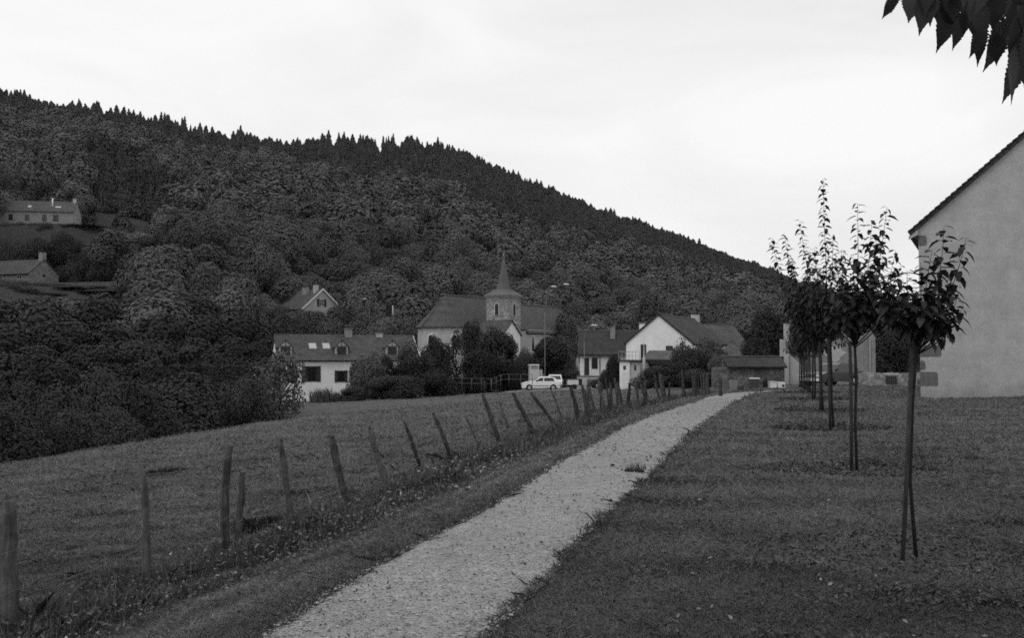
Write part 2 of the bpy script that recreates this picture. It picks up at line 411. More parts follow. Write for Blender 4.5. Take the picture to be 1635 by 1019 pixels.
# the pale yard and lane in the village
def ground_patch(name, pts, m, lift):
    xs = [p[0] for p in pts]; ys = [p[1] for p in pts]
    nu, nv = 24, 24; V = []
    for i in range(nv):
        for j in range(nu):
            a, b = j / (nu - 1), i / (nv - 1)
            q = [(1 - a) * (1 - b), a * (1 - b), a * b, (1 - a) * b]
            x = sum(w * p[0] for w, p in zip(q, pts)); y = sum(w * p[1] for w, p in zip(q, pts))
            V.append((x, y, float(gz(x, y)) + lift))
    i = np.arange(nu * nv).reshape(nv, nu)
    Fc = np.stack([i[:-1, :-1], i[:-1, 1:], i[1:, 1:], i[1:, :-1]], -1).reshape(-1, 4)
    return tag(link(name, arrmesh(name, V, Fc, m, smooth=True)), kind='structure')
ground_patch('village_road', [(-14, 92), (30, 80), (30, 104), (-14, 108)], M['asphalt'], .03)
ground_patch('lane', [(7.2, 104.2), (9.6, 104.2), (13.2, 132), (10.2, 132)], M['asphalt'], .035)

# ------------------------------------------------------------------ grass
def blades(name, x, y, h, w, tint, m, lean=.5, seed=1, label=None, cat='grass', z=None):
    rng = np.random.default_rng(seed); n = len(x)
    z = gz(x, y) - .004 if z is None else z
    a = rng.uniform(0, 2 * np.pi, n); s = np.stack([np.cos(a), np.sin(a), np.zeros(n)], 1) * (w / 2)[:, None]
    b = np.stack([x, y, z], 1); l = rng.uniform(0, 2 * np.pi, n); k = np.abs(rng.normal(0, lean, n)) * h
    mid = b + np.stack([np.cos(l) * k * .35, np.sin(l) * k * .35, h * .6], 1)
    tip = b + np.stack([np.cos(l) * k, np.sin(l) * k, h * rng.uniform(.8, 1, n)], 1)
    V = np.stack([b - s, b + s, mid + s * .75, tip, mid - s * .75], 1).reshape(-1, 3)
    Fc = np.arange(5 * n, dtype=np.int32).reshape(-1, 5)
    o = link(name, arrmesh(name, V, Fc, m, np.repeat(tint, 5)))
    return tag(o, label, cat, kind='stuff')
def field(rng, n, d0, d1, t0=-.68, t1=.68):
    y = 1 / rng.uniform(1 / d1, 1 / d0, n); x = rng.uniform(t0, t1, n) * y
    return x, y
def patchy(x, y, f, seed):
    r = np.random.default_rng(seed); v = np.zeros_like(x)
    for k in range(6):
        a = r.uniform(0, 2 * np.pi); q = f * r.uniform(.6, 2.4); v += np.sin((x * np.cos(a) + y * np.sin(a)) * q + r.uniform(0, 6)) / 6 ** .5
    return v
TREES = [(7.16, 1445), (12.3, 1358), (18.75, 1327), (24.4, 1311), (30.0, 1300), (35.6, 1292), (41, 1286), (46.5, 1282), (52, 1278)]
TXY = [((px - CX) / F * d, d) for d, px in TREES]
def build_grass():
    rng = np.random.default_rng(11)
    # mown lawn: right of the path and the verge between path and fence
    x, y = field(rng, 740000, 3.6, 75, -.68, .95)
    u = fence_x(y) - x
    fz = .03 * patchy(x, y, 3, 62) + np.abs(rng.normal(0, .035, len(x)))
    fz = fz * np.clip(1.25 - y / 26, .2, 1)
    on = (x < path_l(y) + fz * .7) | (x > path_r(y) - fz) | (y > 38.2)
    keep = (u < .2) & on
    soil = np.zeros_like(x)
    for tx, ty in TXY[:6]:
        e = np.hypot((x - tx - .05) / 1.0, (y - ty - .25) / .65) + .25 * np.sin(np.arctan2(y - ty, x - tx) * 3 + ty)
        soil = np.maximum(soil, np.clip(1.25 - e, 0, 1))
    keep &= rng.random(len(x)) > np.clip(soil * 2.2, 0, .82)
    x, y, u = x[keep], y[keep], u[keep]
    pt = patchy(x, y, 1.1, 3); pf = patchy(x, y, 6.5, 4)
    h = rng.uniform(.014, .034, len(x)) * (1 + .25 * pf) * np.clip(.8 + y / 22, 1, 2.0)
    edge = np.exp(-np.minimum(np.abs(x - path_l(y)), np.abs(x - path_r(y))) / .12)
    h *= 1 + 1.0 * edge * (rng.random(len(x)) < .5)
    w = np.maximum(.0035, y * .0011) * rng.uniform(.7, 1.5, len(x))
    t = rng.uniform(.88, 1.12, len(x)) * (1 + .12 * pt) * (1 + .10 * pf) * np.where(rng.random(len(x)) < .02, 1.7, 1)
    t *= 1 + .22 * patchy(x * .5, y * 1.6, 1.5, 51) + .12 * patchy(x * .35, y, 7.0, 52)
    al = x - path_l(y); t *= 1 + .5 * np.exp(-((al + .95 + .1 * np.sin(y)) / .13) ** 2) + .38 * np.exp(-((al + .5 + .05 * np.sin(y * 1.7)) / .1) ** 2)   # worn lines on the verge
    t *= 1 - .35 * edge
    blades('mown_grass', x, y, h, w, np.clip(t, .2, 2.6), M['grass'], 1.25, 21)
    # rough meadow beyond the fence
    x, y = field(rng, 560000, 4.6, 105, -.72, .3)
    u = fence_x(y) - x; v = -(x + 14) * .938 + (y - 26) * .347
    keep = (u > -.1) & ((v < 3.5) | (y > 60)) & (u < 60)
    x, y = x[keep], y[keep]
    pt = patchy(x, y, .9, 8); pf = patchy(x, y * 2.2, 3.2, 9); pg = patchy(x, y, 9, 19)
    h = rng.uniform(.018, .05, len(x)) * (1 + .35 * pf + .3 * pg) * np.clip(.8 + y / 40, 1, 1.6)
    h *= 1 + 1.4 * np.clip(patchy(x * .7, y * 1.8, 3.6, 54) - .8, 0, 1)
    h = np.clip(h, .01, .2)
    w = np.maximum(.0035, y * .0009) * rng.uniform(.7, 1.5, len(x))
    t = rng.uniform(.78, 1.22, len(x)) * (1 + .12 * pt + .14 * pf + .26 * patchy(x * .4, y * 1.9, 2.6, 53) - .3 * np.clip(patchy(x * .7, y * 1.8, 3.6, 54) - .9, 0, 1)) * np.where(rng.random(len(x)) < .02, 1.6, 1)
    blades('meadow_grass', x, y, h, w, np.clip(t, .2, 2.4), M['meadow'], 1.15, 22)
    # tall weeds along the foot of the fence
    n = 60000
    y = 1 / rng.uniform(1 / 60, 1 / 4.6, n); o = rng.normal(.12, .42, n)
    cl = patchy(y * 2.2, o * 3, 2.0, 12)
    keep = (cl > -.55) & (y < 44)
    y, o, cl = y[keep], o[keep], cl[keep]
    x = fence_x(y) - o
    h = rng.uniform(.05, .2, len(x)) * (1 + .5 * np.clip(cl, -.5, 1.5)) * np.exp(-(o / .8) ** 2)
    h *= np.where(rng.random(len(x)) < .03, 1.9, 1)
    h = np.clip(h, .04, .34)
    w = np.maximum(.0045, y * .001) * rng.uniform(.7, 1.6, len(x))
    t = rng.uniform(.55, 1.35, len(x)) * np.where(rng.random(len(x)) < .05, 1.8, 1) * (1 + .2 * patchy(x * 1.5, y, 2.0, 41))
    blades('fence_weeds', x, y, h, w, t, M['weeds'], .45, 23, cat='weeds')
    n = 9000; y = 1 / rng.uniform(1 / 46, 1 / 17, n); o = rng.normal(.15, .3, n); cl = patchy(y * 1.4, o * 2, 1.6, 71)
    k = (cl > -.2) & (y < 43); y, o, cl = y[k], o[k], cl[k]; x = fence_x(y) - o
    blades('tall_fence_grass', x, y, rng.uniform(.1, .32, len(x)) * (1 + .3 * np.clip(cl, 0, 1)), np.maximum(.004, y * .0007) * rng.uniform(.7, 1.4, len(x)), rng.uniform(.6, 1.4, len(x)), M['weeds'], .45, 24, cat='weeds')
    # broad weed leaves (dock, nettles, dead leaves) at the fence foot and round the young trees
    n = 26000
    y = 1 / rng.uniform(1 / 55, 1 / 4.6, n); o = rng.normal(-.15, .4, n); cl = patchy(y * 2.2, o * 3, 2.0, 12)
    keep = (rng.random(n) < np.clip(.45 + .4 * cl, .05, 1)) & (y < 44); y = y[keep]; x = fence_x(y) - o[keep]
    hh = np.abs(rng.normal(0, .09, len(x))) * np.clip(1.2 - np.abs(o[keep]), .2, 1.2)
    xs, ys_, hs, ts = [x], [y], [hh], [rng.uniform(.35, 1.7, len(x)) * np.where(rng.random(len(x)) < .08, 2.2, 1)]
    for tx, ty in TXY[:6]:
        m_ = 2600 if ty < 9 else 1100; a = rng.uniform(0, 2 * np.pi, m_); r = np.sqrt(rng.random(m_)) * 1.05
        qx = tx + .05 + np.cos(a) * r * 1.15; qy = ty + .25 + np.sin(a) * r * .75
        xs.append(qx); ys_.append(qy); hs.append(np.abs(rng.normal(0, .022, m_))); ts.append(rng.uniform(.12, .9, m_) * np.where(rng.random(m_) < .05, 2.6, 1))
    for (wx, wy, wr, wn_) in ((3.0, 5.9, .7, 1100), (3.55, 5.5, .5, 700), (2.5, 6.1, .4, 420), (4.2, 6.4, .6, 600), (1.5, 5.2, .25, 160), (1.9, 6.9, .3, 200), (4.6, 8.6, .5, 420)):   # flat weed patches in the turf
        a = rng.uniform(0, 6.283, wn_); r = np.abs(rng.normal(0, .5, wn_)) * wr; xs.append(wx + np.cos(a) * r * 1.5); ys_.append(wy + np.sin(a) * r * .6); hs.append(rng.uniform(.01, .03, wn_)); ts.append(rng.uniform(.15, .9, wn_))
    # leaf litter over the lawn
    qx, qy = field(rng, 2600, 4, 40, -.3, .68); k = (qx > path_r(qy)) | ((qx < path_l(qy)) & (qx > fence_x(qy)))
    k &= patchy(qx, qy, 1.3, 33) > -.2
    xs.append(qx[k]); ys_.append(qy[k]); hs.append(rng.uniform(.012, .03, k.sum())); ts.append(np.where(rng.random(k.sum()) < .12, rng.uniform(1.3, 2.6, k.sum()), rng.uniform(.2, .9, k.sum())))
    x = np.concatenate(xs); y = np.concatenate(ys_); h = np.concatenate(hs); t = np.concatenate(ts)
    Pp = np.stack([x, y, gz(x, y) + h + .006], 1); nn = rng.normal(size=(len(x), 3)) * .6 + np.array([0, 0, 1])
    V, Fc = leaf_quads(rng, Pp, nn, .022 * np.clip(y / 9, .8, 1.7), .5)
    tag(link('leaf_litter', arrmesh('leaf_litter', V, Fc, M['weeds'], np.repeat(t, 4))), cat='leaf litter', kind='stuff')
    # loose pebbles, crumbs and leaves on the path
    n = 26000
    y = 1 / rng.uniform(1 / 40, 1 / 4, n); a = rng.uniform(-.03, 1.03, n); x = path_l(y) + (path_r(y) - path_l(y)) * a
    r = rng.uniform(.003, .010, n) * np.where(rng.random(n) < .03, 2.2, 1) * np.clip(y / 11, .85, 1.8)
    c = np.stack([x, y, gz(x, y) + .016 + r * .3], 1)
    oc = np.array([[1, 0, 0], [0, 1, 0], [-1, 0, 0], [0, -1, 0], [0, 0, 1.0]])
    jit = 1 + rng.uniform(-.35, .35, (n, 5, 1)); rot = rng.uniform(0, 6.28, n)
    cs, sn = np.cos(rot)[:, None], np.sin(rot)[:, None]
    q = oc[None] * jit * r[:, None, None]; q = np.stack([q[..., 0] * cs - q[..., 1] * sn, q[..., 0] * sn + q[..., 1] * cs, q[..., 2] * .6], -1)
    V = (c[:, None] + q).reshape(-1, 3); b = np.arange(n)[:, None, None] * 5
    Fc = (b + np.array([[0, 1, 4], [1, 2, 4], [2, 3, 4], [3, 0, 4]])[None]).reshape(-1, 3)
    t = np.where(rng.random(n) < .22, rng.uniform(.25, .6, n), rng.uniform(.78, 1.2, n))
    # clods, twigs and withered leaves, thicker along the edges
    k = 2600; yy = 1 / rng.uniform(1 / 36, 1 / 4, k); a = np.clip(rng.beta(.55, .55, k) + rng.normal(0, .06, k), -.08, 1.1); xx = path_l(yy) + (path_r(yy) - path_l(yy)) * a
    sel = patchy(xx, yy, 2.2, 61) + rng.normal(0, .6, k) > .1; xx, yy = xx[sel], yy[sel]; k = len(xx)
    Vc, Fq = leaf_quads(rng, np.stack([xx, yy, gz(xx, yy) + .024 + rng.uniform(0, .012, k)], 1), rng.normal(size=(k, 3)) * .45 + np.array([0, 0, 1]), .017 * np.clip(yy / 10, .8, 1.5), .5)
    tag(link('path_litter', arrmesh('path_litter', Vc, Fq, M['weeds'], np.repeat(np.where(rng.random(k) < .85, rng.uniform(.25, 1.1, k), 3.0), 4))), cat='leaf litter', kind='stuff')
    tag(link('path_pebbles', arrmesh('path_pebbles', V, Fc, M['pebble'], np.repeat(t, 5))), cat='pebbles', kind='stuff')
build_grass()
def soil_rings():
    for tx, ty in TXY[:5]:
        m = MB(); pts = []
        for j in range(28):
            a = 2 * math.pi * j / 28; r = .72 + .2 * math.sin(3 * a + ty) + .1 * math.sin(7 * a + 2 * ty) + random.Random(j).uniform(-.06, .06)
            x, y = tx + .05 + math.cos(a) * r * 1.1, ty + .25 + math.sin(a) * r * .7; pts.append((x, y, float(gz(x, y)) + .006))
        m.face(pts); tag(m.build('bare_soil', M['darksoil']), kind='structure')
M['darksoil'] = mat('dug_soil', .058, .4, 12, .95, .8)
soil_rings()

# ------------------------------------------------------------------ young avenue trees
LT = np.array([[0, 0], [.2, .3], [.2, 0], [.2, -.3], [.58, .27], [.58, 0], [.58, -.27], [1, 0]])
LTF = np.array([[0, 1, 2], [0, 2, 3], [1, 4, 5], [1, 5, 2], [2, 5, 6], [2, 6, 3], [4, 7, 5], [5, 7, 6]])
_tt = [0, .1, .26, .44, .6, .74, .86, 1.0]; _ww = [.0, .15, .25, .255, .2, .11, .04, 0]
def serrate():
    pts = [(0, 0)]; 
    for k in range(1, 13):
        t = k / 13; w = np.interp(t, _tt, _ww); pts.append((t - .0, w * 1.08)); pts.append((t + .05, w * .84 if k < 12 else .012))
    return pts
_sr = serrate(); _n = len(_sr)
LS = np.array([(0, 0)] + [(t, w) for t, w in _sr[1:]] + [(1, 0)] + [(t, -w) for t, w in _sr[1:]] + [(t, 0) for t, w in _sr[1:]])
_LSF = []
_m = _n - 1; l0, tip_, r0_, c0 = 1, 1 + _m, 2 + _m, 2 + 2 * _m
_LSF += [[0, l0, c0], [0, c0, r0_]]
for k in range(_m - 1): _LSF += [[l0 + k, l0 + k + 1, c0 + k + 1], [l0 + k, c0 + k + 1, c0 + k], [c0 + k, c0 + k + 1, r0_ + k + 1], [c0 + k, r0_ + k + 1, r0_ + k]]
_LSF += [[l0 + _m - 1, tip_, c0 + _m - 1], [c0 + _m - 1, tip_, r0_ + _m - 1]]
LSF = np.array(_LSF)
def leaves_mesh(name, B, A, Nn, Ln, m, tmpl=LT, tf=LTF, droop=.35, fold=.25, seed=0):
    rng = np.random.default_rng(seed)
    B, A, Nn, Ln = map(np.asarray, (B, A, Nn, Ln)); n = len(B)
    A = A / np.linalg.norm(A, axis=1, keepdims=True); Nn = Nn - A * (A * Nn).sum(1, keepdims=True); Nn /= np.linalg.norm(Nn, axis=1, keepdims=True) + 1e-9
    Sd = np.cross(A, Nn); t = tmpl[:, 0]; s = tmpl[:, 1]
    dr = droop * rng.uniform(.3, 1.6, n)
    V = B[:, None] + A[:, None] * (t[None, :, None] * Ln[:, None, None]) + Sd[:, None] * (s[None, :, None] * Ln[:, None, None] * rng.uniform(.72, 1.12, n)[:, None, None]) \
        + Nn[:, None] * ((np.abs(s)[None] * fold - (t ** 2)[None] * dr[:, None])[:, :, None] * Ln[:, None, None])
    k = len(tmpl); Fc = (np.arange(n)[:, None, None] * k + tf[None]).reshape(-1, 3)
    return arrmesh(name, V.reshape(-1, 3), Fc, m, np.repeat(rng.uniform(.7, 1.35, n), k))
def bez(a, b, c, n):
    return [a.lerp(b, t).lerp(b.lerp(c, t), t) for t in [i / n for i in range(n + 1)]]
def young_tree(i, label, base, mid, fork, tips, stake, leafL, dens, rnd, tr):
    rs = random.Random(100 + i)
    root = empty('young_tree', base, 0, label, 'young tree', 'young trees along the path')
    L = lambda p: Vector(p) - Vector(base)
    tk = MB(); pts = [Vector((0, 0, -.08))] + [L(q) for q in mid] + [L(fork)]
    tk.tube(pts, [tr * 1.15] + [tr] * (len(pts) - 2) + [tr * .85], 9)
    tw = MB(); B, A, Nn, Ln = [], [], [], []
    f = L(fork); allb = []
    for q in tips: allb.append((L(q), 1.0))
    for (n, R, h0, h1) in rnd:
        for k in range(n):
            a = rs.uniform(0, 6.283); r = R * math.sqrt(rs.uniform(.12, 1)); z = rs.uniform(h0, h1) - .25 * r
            allb.append((f + Vector((math.cos(a) * r, math.sin(a) * r, z)), .8))
    for (e, k) in allb:
        s0 = f + Vector((0, 0, -rs.uniform(0, .18))); w = e - s0
        c = s0 + Vector((w.x * .75, w.y * .75, w.z * .35)) + Vector((rs.uniform(-.05, .05), rs.uniform(-.05, .05), 0))
        ln = w.length; ns = max(5, int(ln / .1)); cv = bez(s0, c, e, ns)
        tw.tube(cv, [tr * .5 * (1 - .78 * t / ns) for t in range(ns + 1)], 5)
        m = max(5, int(ln * dens)); ph = rs.uniform(0, 6.28)
        for j in range(m):
            t = 1 - (j / m) * .68; x = t * ns; q = min(int(x), ns - 1); p = cv[q].lerp(cv[q + 1], x - q); tg = (cv[q + 1] - cv[q]).normalized()
            ph += 2.4; u = tg.cross(Vector((.3, .9, .1))).normalized(); v = tg.cross(u)
            e_ = u * math.cos(ph) + v * math.sin(ph)
            a = e_ * 1.0 + tg * rs.uniform(-.1, .5) + Vector((0, 0, rs.uniform(-.75, -.05)))
            B.append(p + e_ * .012); A.append(a); Nn.append(Vector((rs.uniform(-.35, .35), rs.uniform(-.35, .35), 1)) + tg * .2)
            Ln.append(leafL * rs.uniform(.65, 1.2) * (.6 + .4 * min(1, j / 3)))
    tk.build('trunk', M['bark'], root, True); tw.build('branch', M['bark'], root, True)
    link('crown', leaves_mesh('crown', B, A, Nn, Ln, M['yleaf'], seed=i), root)
    b, t = stake; st = MB(); b = Vector(b); t = Vector(t)
    o = t - b
    st.tube([(0, 0, -.1), o * .5 + Vector((.006, 0, 0)), o * .985, o], [tr * 1.25, tr * 1.2, tr * 1.15, tr * .95], 9)
    so_ = st.build('tree_stake', M['stake'], None, True, b)
    tie = MB(); tz = L(fork).z - .13; tc_ = pts[-1].lerp(pts[-2], .13 / max(.2, (pts[-1] - pts[-2]).length))
    ring = [tc_ + Vector((math.cos(a) * tr * 2.1 - tr * .8, math.sin(a) * tr * 1.35, math.sin(a) * .006)) for a in [k * math.pi / 7 for k in range(15)]]
    tie.tube(ring, .007, 5); tie.build('tie', M['dmetal'], root, True)
    return so_
def tree_set():
    n = [('small young tree nearest the viewer with a leaning stake, in front of the grey gable', 'thick stake leaning against the nearest young tree'),
         ('second young tree of the avenue with two tall leafy shoots against the sky', 'straight stake tied to the second young tree of the avenue'),
         ('third young tree of the avenue carrying the tallest single leafy shoot', 'stake tied to the young tree with the tallest shoot'),
         ('fourth young tree of the avenue with drooping shoots reaching left over the hill', 'stake tied to the fourth young tree of the avenue')]
    P1 = lambda px, py, d=7.16: P(px, py, d)
    data = [
        dict(d=7.16, base=(1459, 893), mid=[(1453, 770), (1457, 640)], fork=(1466, 528), stake=((1435, 896), (1456, 552)), L=.112, dens=30, tr=.0138,
             tips=[(1507, 362), (1543, 380), (1398, 428), (1420, 438), (1525, 452), (1500, 425), (1470, 418), (1448, 432), (1515, 485), (1408, 470), (1440, 495), (1488, 400), (1530, 470), (1490, 470), (1455, 465), (1392, 455), (1402, 490), (1425, 505), (1518, 505), (1535, 495), (1505, 520)],
             rnd=[(9, .26, .2, .44)]),
        dict(d=12.3, base=(1366, 754), mid=[(1365.5, 680), (1367, 600)], fork=(1364, 535), stake=((1357, 757), (1357, 545)), L=.135, dens=26, tr=.019,
             tips=[(1369, 324), (1416, 330), (1400, 375), (1430, 400), (1343, 400), (1385, 420), (1438, 425), (1350, 440), (1332, 465), (1422, 455), (1392, 352), (1442, 470), (1375, 470), (1410, 410), (1440, 448)],
             rnd=[(18, .6, .45, 1.1)]),
        dict(d=18.75, base=(1330, 685), mid=[(1328, 640), (1327, 580)], fork=(1325, 528), stake=((1324, 687), (1322, 540)), L=.15, dens=24, tr=.023,
             tips=[(1314, 285), (1277, 352), (1330, 375), (1300, 395), (1264, 420), (1347, 400), (1285, 440), (1342, 440), (1310, 430), (1270, 470), (1352, 470)],
             rnd=[(26, .9, .5, 1.55)]),
        dict(d=24.4, base=(1313, 655), mid=[(1312, 620), (1311, 580)], fork=(1309, 540), stake=((1309, 657), (1308, 545)), L=.165, dens=22, tr=.026,
             tips=[(1232, 380), (1252, 374), (1262, 415), (1290, 400), (1330, 420), (1250, 440), (1300, 450), (1262, 490), (1333, 480)],
             rnd=[(26, 1.0, .5, 1.7)])]
    for i, q in enumerate(data):
        d = q['d']; rs = random.Random(i)
        base = G(q['base'][0], d); dd = lambda s: d + rs.uniform(-s, s)
        sb = G(q['stake'][0][0], d - .05); stp = P(*q['stake'][1], d - .05)
        so_ = young_tree(i, n[i][0], base, [P(*m, d) for m in q['mid']], P(*q['fork'], d), [P(t[0], t[1], dd(.25 + .15 * i)) for t in q['tips']], (sb, stp), q['L'], q['dens'], q['rnd'], q['tr'])
        tag(so_, n[i][1], 'stake', 'stakes of the young trees')
    for k in range(4, 9):
        (x, y) = TXY[k]; z = float(gz(x, y)); b = Vector((x, y, z)); rs = random.Random(k)
        so_ = young_tree(k, ['fifth', 'sixth', 'seventh', 'eighth', 'farthest'][k - 4] + ' young tree along the receding avenue, close behind its neighbour', b, [b + Vector((.02, 0, .9))], b + Vector((0, 0, 1.75)),
                         [b + Vector((rs.uniform(-.5, .4), rs.uniform(-.4, .4), 4.2 + rs.uniform(-.5, .2))) for j in range(3)], (b + Vector((-.09, -.05, 0)), b + Vector((-.07, -.05, 1.8))), .17, 16, [(26, 1.0, .1, 1.7)], .026)
        tag(so_, 'stake of the ' + ['fifth', 'sixth', 'seventh', 'eighth', 'farthest'][k - 4] + ' young tree in the avenue', 'stake', 'stakes of the young trees')
tree_set()

# ------------------------------------------------------------------ branch hanging into the top right corner
def overhang():
    rs = random.Random(3)
    root = empty('overhanging_tree', (3.5, 2.75, float(gz(3.5, 2.75))), 0, 'large toothed leaves on a branch hanging into the top right corner of the sky', 'tree')
    o = root.location; L = lambda p: Vector(p) - o
    tk = MB(); tk.tube([(0, 0, -.1), (.05, .02, 1.2), (-.02, .05, 2.3), (.1, 0, 3.4), (.0, .1, 4.6)], [.15, .13, .12, .09, .04], 12); tk.build('trunk', M['bark'], root, True)
    br = MB(); B, A, Nn, Ln = [], [], [], []
    s = L((3.48, 2.8, 2.35 + .1))
    ends = [(1425, -30), (1500, -10), (1560, 20), (1600, 30), (1640, 60), (1660, 100), (1590, -30), (1540, -40)]
    hub = L(P(1720, -60, 2.75)); br.tube(bez(s, s.lerp(hub, .5) + Vector((0, 0, .12)), hub, 8), [.03 - .0022 * k for k in range(9)], 7)
    for e in ends:
        q = L(P(e[0], e[1], 2.6 + rs.uniform(-.15, .2))); cv = bez(hub, hub.lerp(q, .6) + Vector((0, 0, .05)), q, 8); br.tube(cv, [.011 - .001 * k for k in range(9)], 5)
    # leaf tips hang where the photograph shows them; the rest fill in above
    tips = [(1412, 30, 55), (1452, 34, 60), (1468, 54, 85), (1502, 80, 80), (1529, 78, 75), (1552, 92, 78), (1567, 104, 85), (1581, 110, 95), (1602, 166, 100), (1624, 168, 115), (1592, 106, 75), (1612, 92, 70), (1640, 150, 120), (1655, 140, 110),
            (1432, 16, 70), (1446, 12, 60), (1485, 40, 80), (1516, 52, 80), (1540, 60, 90), (1556, 66, 80), (1500, 40, 75), (1524, 34, 70), (1478, 22, 70), (1575, 70, 80), (1606, 60, 80), (1629, 96, 85), (1548, 30, 80), (1566, 36, 70), (1590, 50, 85), (1650, 80, 80), (1640, 40, 80), (1612, 26, 80), (1580, 10, 70), (1538, 6, 60), (1510, 10, 70), (1460, 0, 60)]
    for (px, py, ln) in tips:
        ln *= rs.uniform(.72, .98); d = 2.6 + rs.uniform(-.25, .3); t = P(px, py, d); a0 = rs.uniform(-.42, .3) + .1
        b = P(px + math.sin(a0) * ln, py - math.cos(a0) * ln, d + rs.uniform(-.05, .05))
        B.append(L(b)); A.append(t - b); Nn.append(Vector((rs.uniform(-.9, .9), -1, rs.uniform(-.1, .6)))); Ln.append((t - b).length)
    for k in range(34):
        u = rs.random(); px = 1425 + 215 * u; py = rs.uniform(-30, -8 + 88 * u); d = 2.6 + rs.uniform(-.2, .45); a0 = rs.uniform(-.7, .6); ln = rs.uniform(45, 80)
        t = P(px, py, d); b = P(px + math.sin(a0) * ln, py - math.cos(a0) * ln, d + rs.uniform(-.05, .05)); B.append(L(b)); A.append(t - b); Nn.append(Vector((rs.uniform(-.9, .9), -1, rs.uniform(-.1, .6)))); Ln.append((t - b).length)
    for k in range(26):
        px, py = rs.uniform(1640, 1900), rs.uniform(-80, 60); d = 2.7 + rs.uniform(-.3, .4); t = P(px, py + 90, d); b = P(px + rs.uniform(-20, 20), py, d)
        B.append(L(b)); A.append(t - b); Nn.append(Vector((rs.uniform(-.9, .9), -1, rs.uniform(-.1, .6)))); Ln.append((t - b).length)
    br.build('branch', M['bark'], root, True)
    link('foliage', leaves_mesh('foliage', B, A, Nn, Ln, M['yleaf'], LS, LSF, .1, .12, 9), root)
overhang()

# ------------------------------------------------------------------ meadow fence
POSTS = [((14, 799), (16, 1030), .066), ((226, 743), (232, 948), .034), ((367, 714), (361, 890), .046), ((387, 755), (379, 872), .040), ((447, 702), (470, 862), .040), ((529, 697), (561, 822), .052), ((590, 683), (627, 795), .050),
         ((646, 674), (671, 748), .038), ((692, 660), (719, 730), .045), ((743, 664), (766, 722), .030), ((771, 630), (798, 712), .056), ((797, 638), (813, 684), .034), ((820, 629), (858, 697), .058), ((848, 628), (889, 684), .056),
         ((880, 622), (897, 668), .034), ((911, 620), (926, 677), .058), ((940, 615), (952, 668), .05), ((955, 617), (970, 662), .05)]
PL = ['thickest fence post at the left edge of the picture', 'slim knobbly fence post, second from the left', 'tall thick fence post right beside a shorter one', 'short fence post standing close behind a taller one',
      'tall pale fence post leaning left, right of the close pair', 'stout dark leaning fence post with weeds at its foot', 'leaning fence post with a ragged top beside the stout dark one', 'short thin fence post with a bright top', 'leaning fence post above a dark nettle clump',
      'very thin crooked fence post half sunk in weeds', 'tall thick fence post standing in a dark clump', 'short thin fence post behind the tall thick one', 'strongly tilted bright topped fence post below the white car', 'fence post tilted at forty five degrees like a fallen strut',
      'thin post among weeds below the white car', 'dark tall fence post with its foot at the grass verge', 'greyish fence post just right of the dark tall one', 'leaning post in front of the pale yard']
def fence():
    tops = []
    rs = random.Random(8)
    def post(b, t, r, label, group):
        m = MB(); o = t - b; n = 7; pts = []; rr = []
        ex = Vector((rs.uniform(-.03, .03), rs.uniform(-.03, .03), 0))
        for k in range(n + 1):
            s = k / n; pts.append(o * s + ex * math.sin(s * 3.14) + Vector((rs.uniform(-.006, .006), rs.uniform(-.006, .006), 0)) + (Vector((0, 0, -.15)) if k == 0 else Vector())); rr.append(r * (.92 - .12 * s) * rs.uniform(.86, 1.14))
        rr[-1] *= .8; m.tube(pts, rr, 9)
        for q in range(3):   # splintered top
            a = rs.uniform(0, 6.28); c = o + Vector((math.cos(a) * r * .45, math.sin(a) * r * .45, -.02)); m.tube([c, c + Vector((0, 0, r * rs.uniform(.4, 1.0)))], [r * .4, r * .12], 5)
        ob = m.build('fence_post', M['post'], None, True, b); tag(ob, label, 'fence post', group); tops.append((b, t))
    for (tp, bs, r), l in zip(POSTS, PL):
        d = hit(*bs).y
        # keep the row on the fence line: walk to the point of the ground seen in the foot's pixel
        b = hit(*bs); t = P(tp[0], tp[1], b.y)
        post(b, t, r, l, 'posts of the meadow fence')
    y = 24.4; main = sorted(tops, key=lambda q: q[0].y)
    k = 0
    while y < 44:
        x = float(fence_x(y)) + rs.uniform(-.25, .25); b = Vector((x, y, float(gz(x, y)))); h = rs.uniform(.75, 1.2)
        t = b + Vector((rs.gauss(-.08, .12), rs.gauss(0, .1), h)); post(b, t, rs.uniform(.035, .06), 'weathered leaning post in the crowded far stretch of the meadow fence', 'far posts of the meadow fence')
        y += rs.uniform(.38, .75); k += 1
    b = hit(1151, 634); post(b, P(1150, 604, b.y), .07, 'dark upright end post of the fence by the path bend', 'posts of the meadow fence')
    # wires run along the row
    row = sorted([q for q in tops if q[0].y < 40], key=lambda q: q[0].y)
    row = [q for i, q in enumerate(row) if i % 2 == 0 or q[0].y < 16]
    for k, fr in enumerate((.93, .66, .38)):
        m = MB(); pts = []
        ss = [(b.lerp(t, fr)) for b, t in row]; ss = [ss[0] + (ss[0] - ss[1]) * 1.2] + ss
        for a, c in zip(ss[:-1], ss[1:]):
            for j in range(4): s = j / 4; pts.append(a.lerp(c, s) + Vector((.045, -.02, -.05 * math.sin(s * 3.14))))
        pts.append(ss[-1]); m.tube(pts, .0022, 4)
        tag(m.build('fence_wire', M['wire'], None, True), ['topmost', 'middle', 'lowest'][k] + ' wire strung along the posts of the meadow fence', 'wire', 'wires of the meadow fence')
fence()

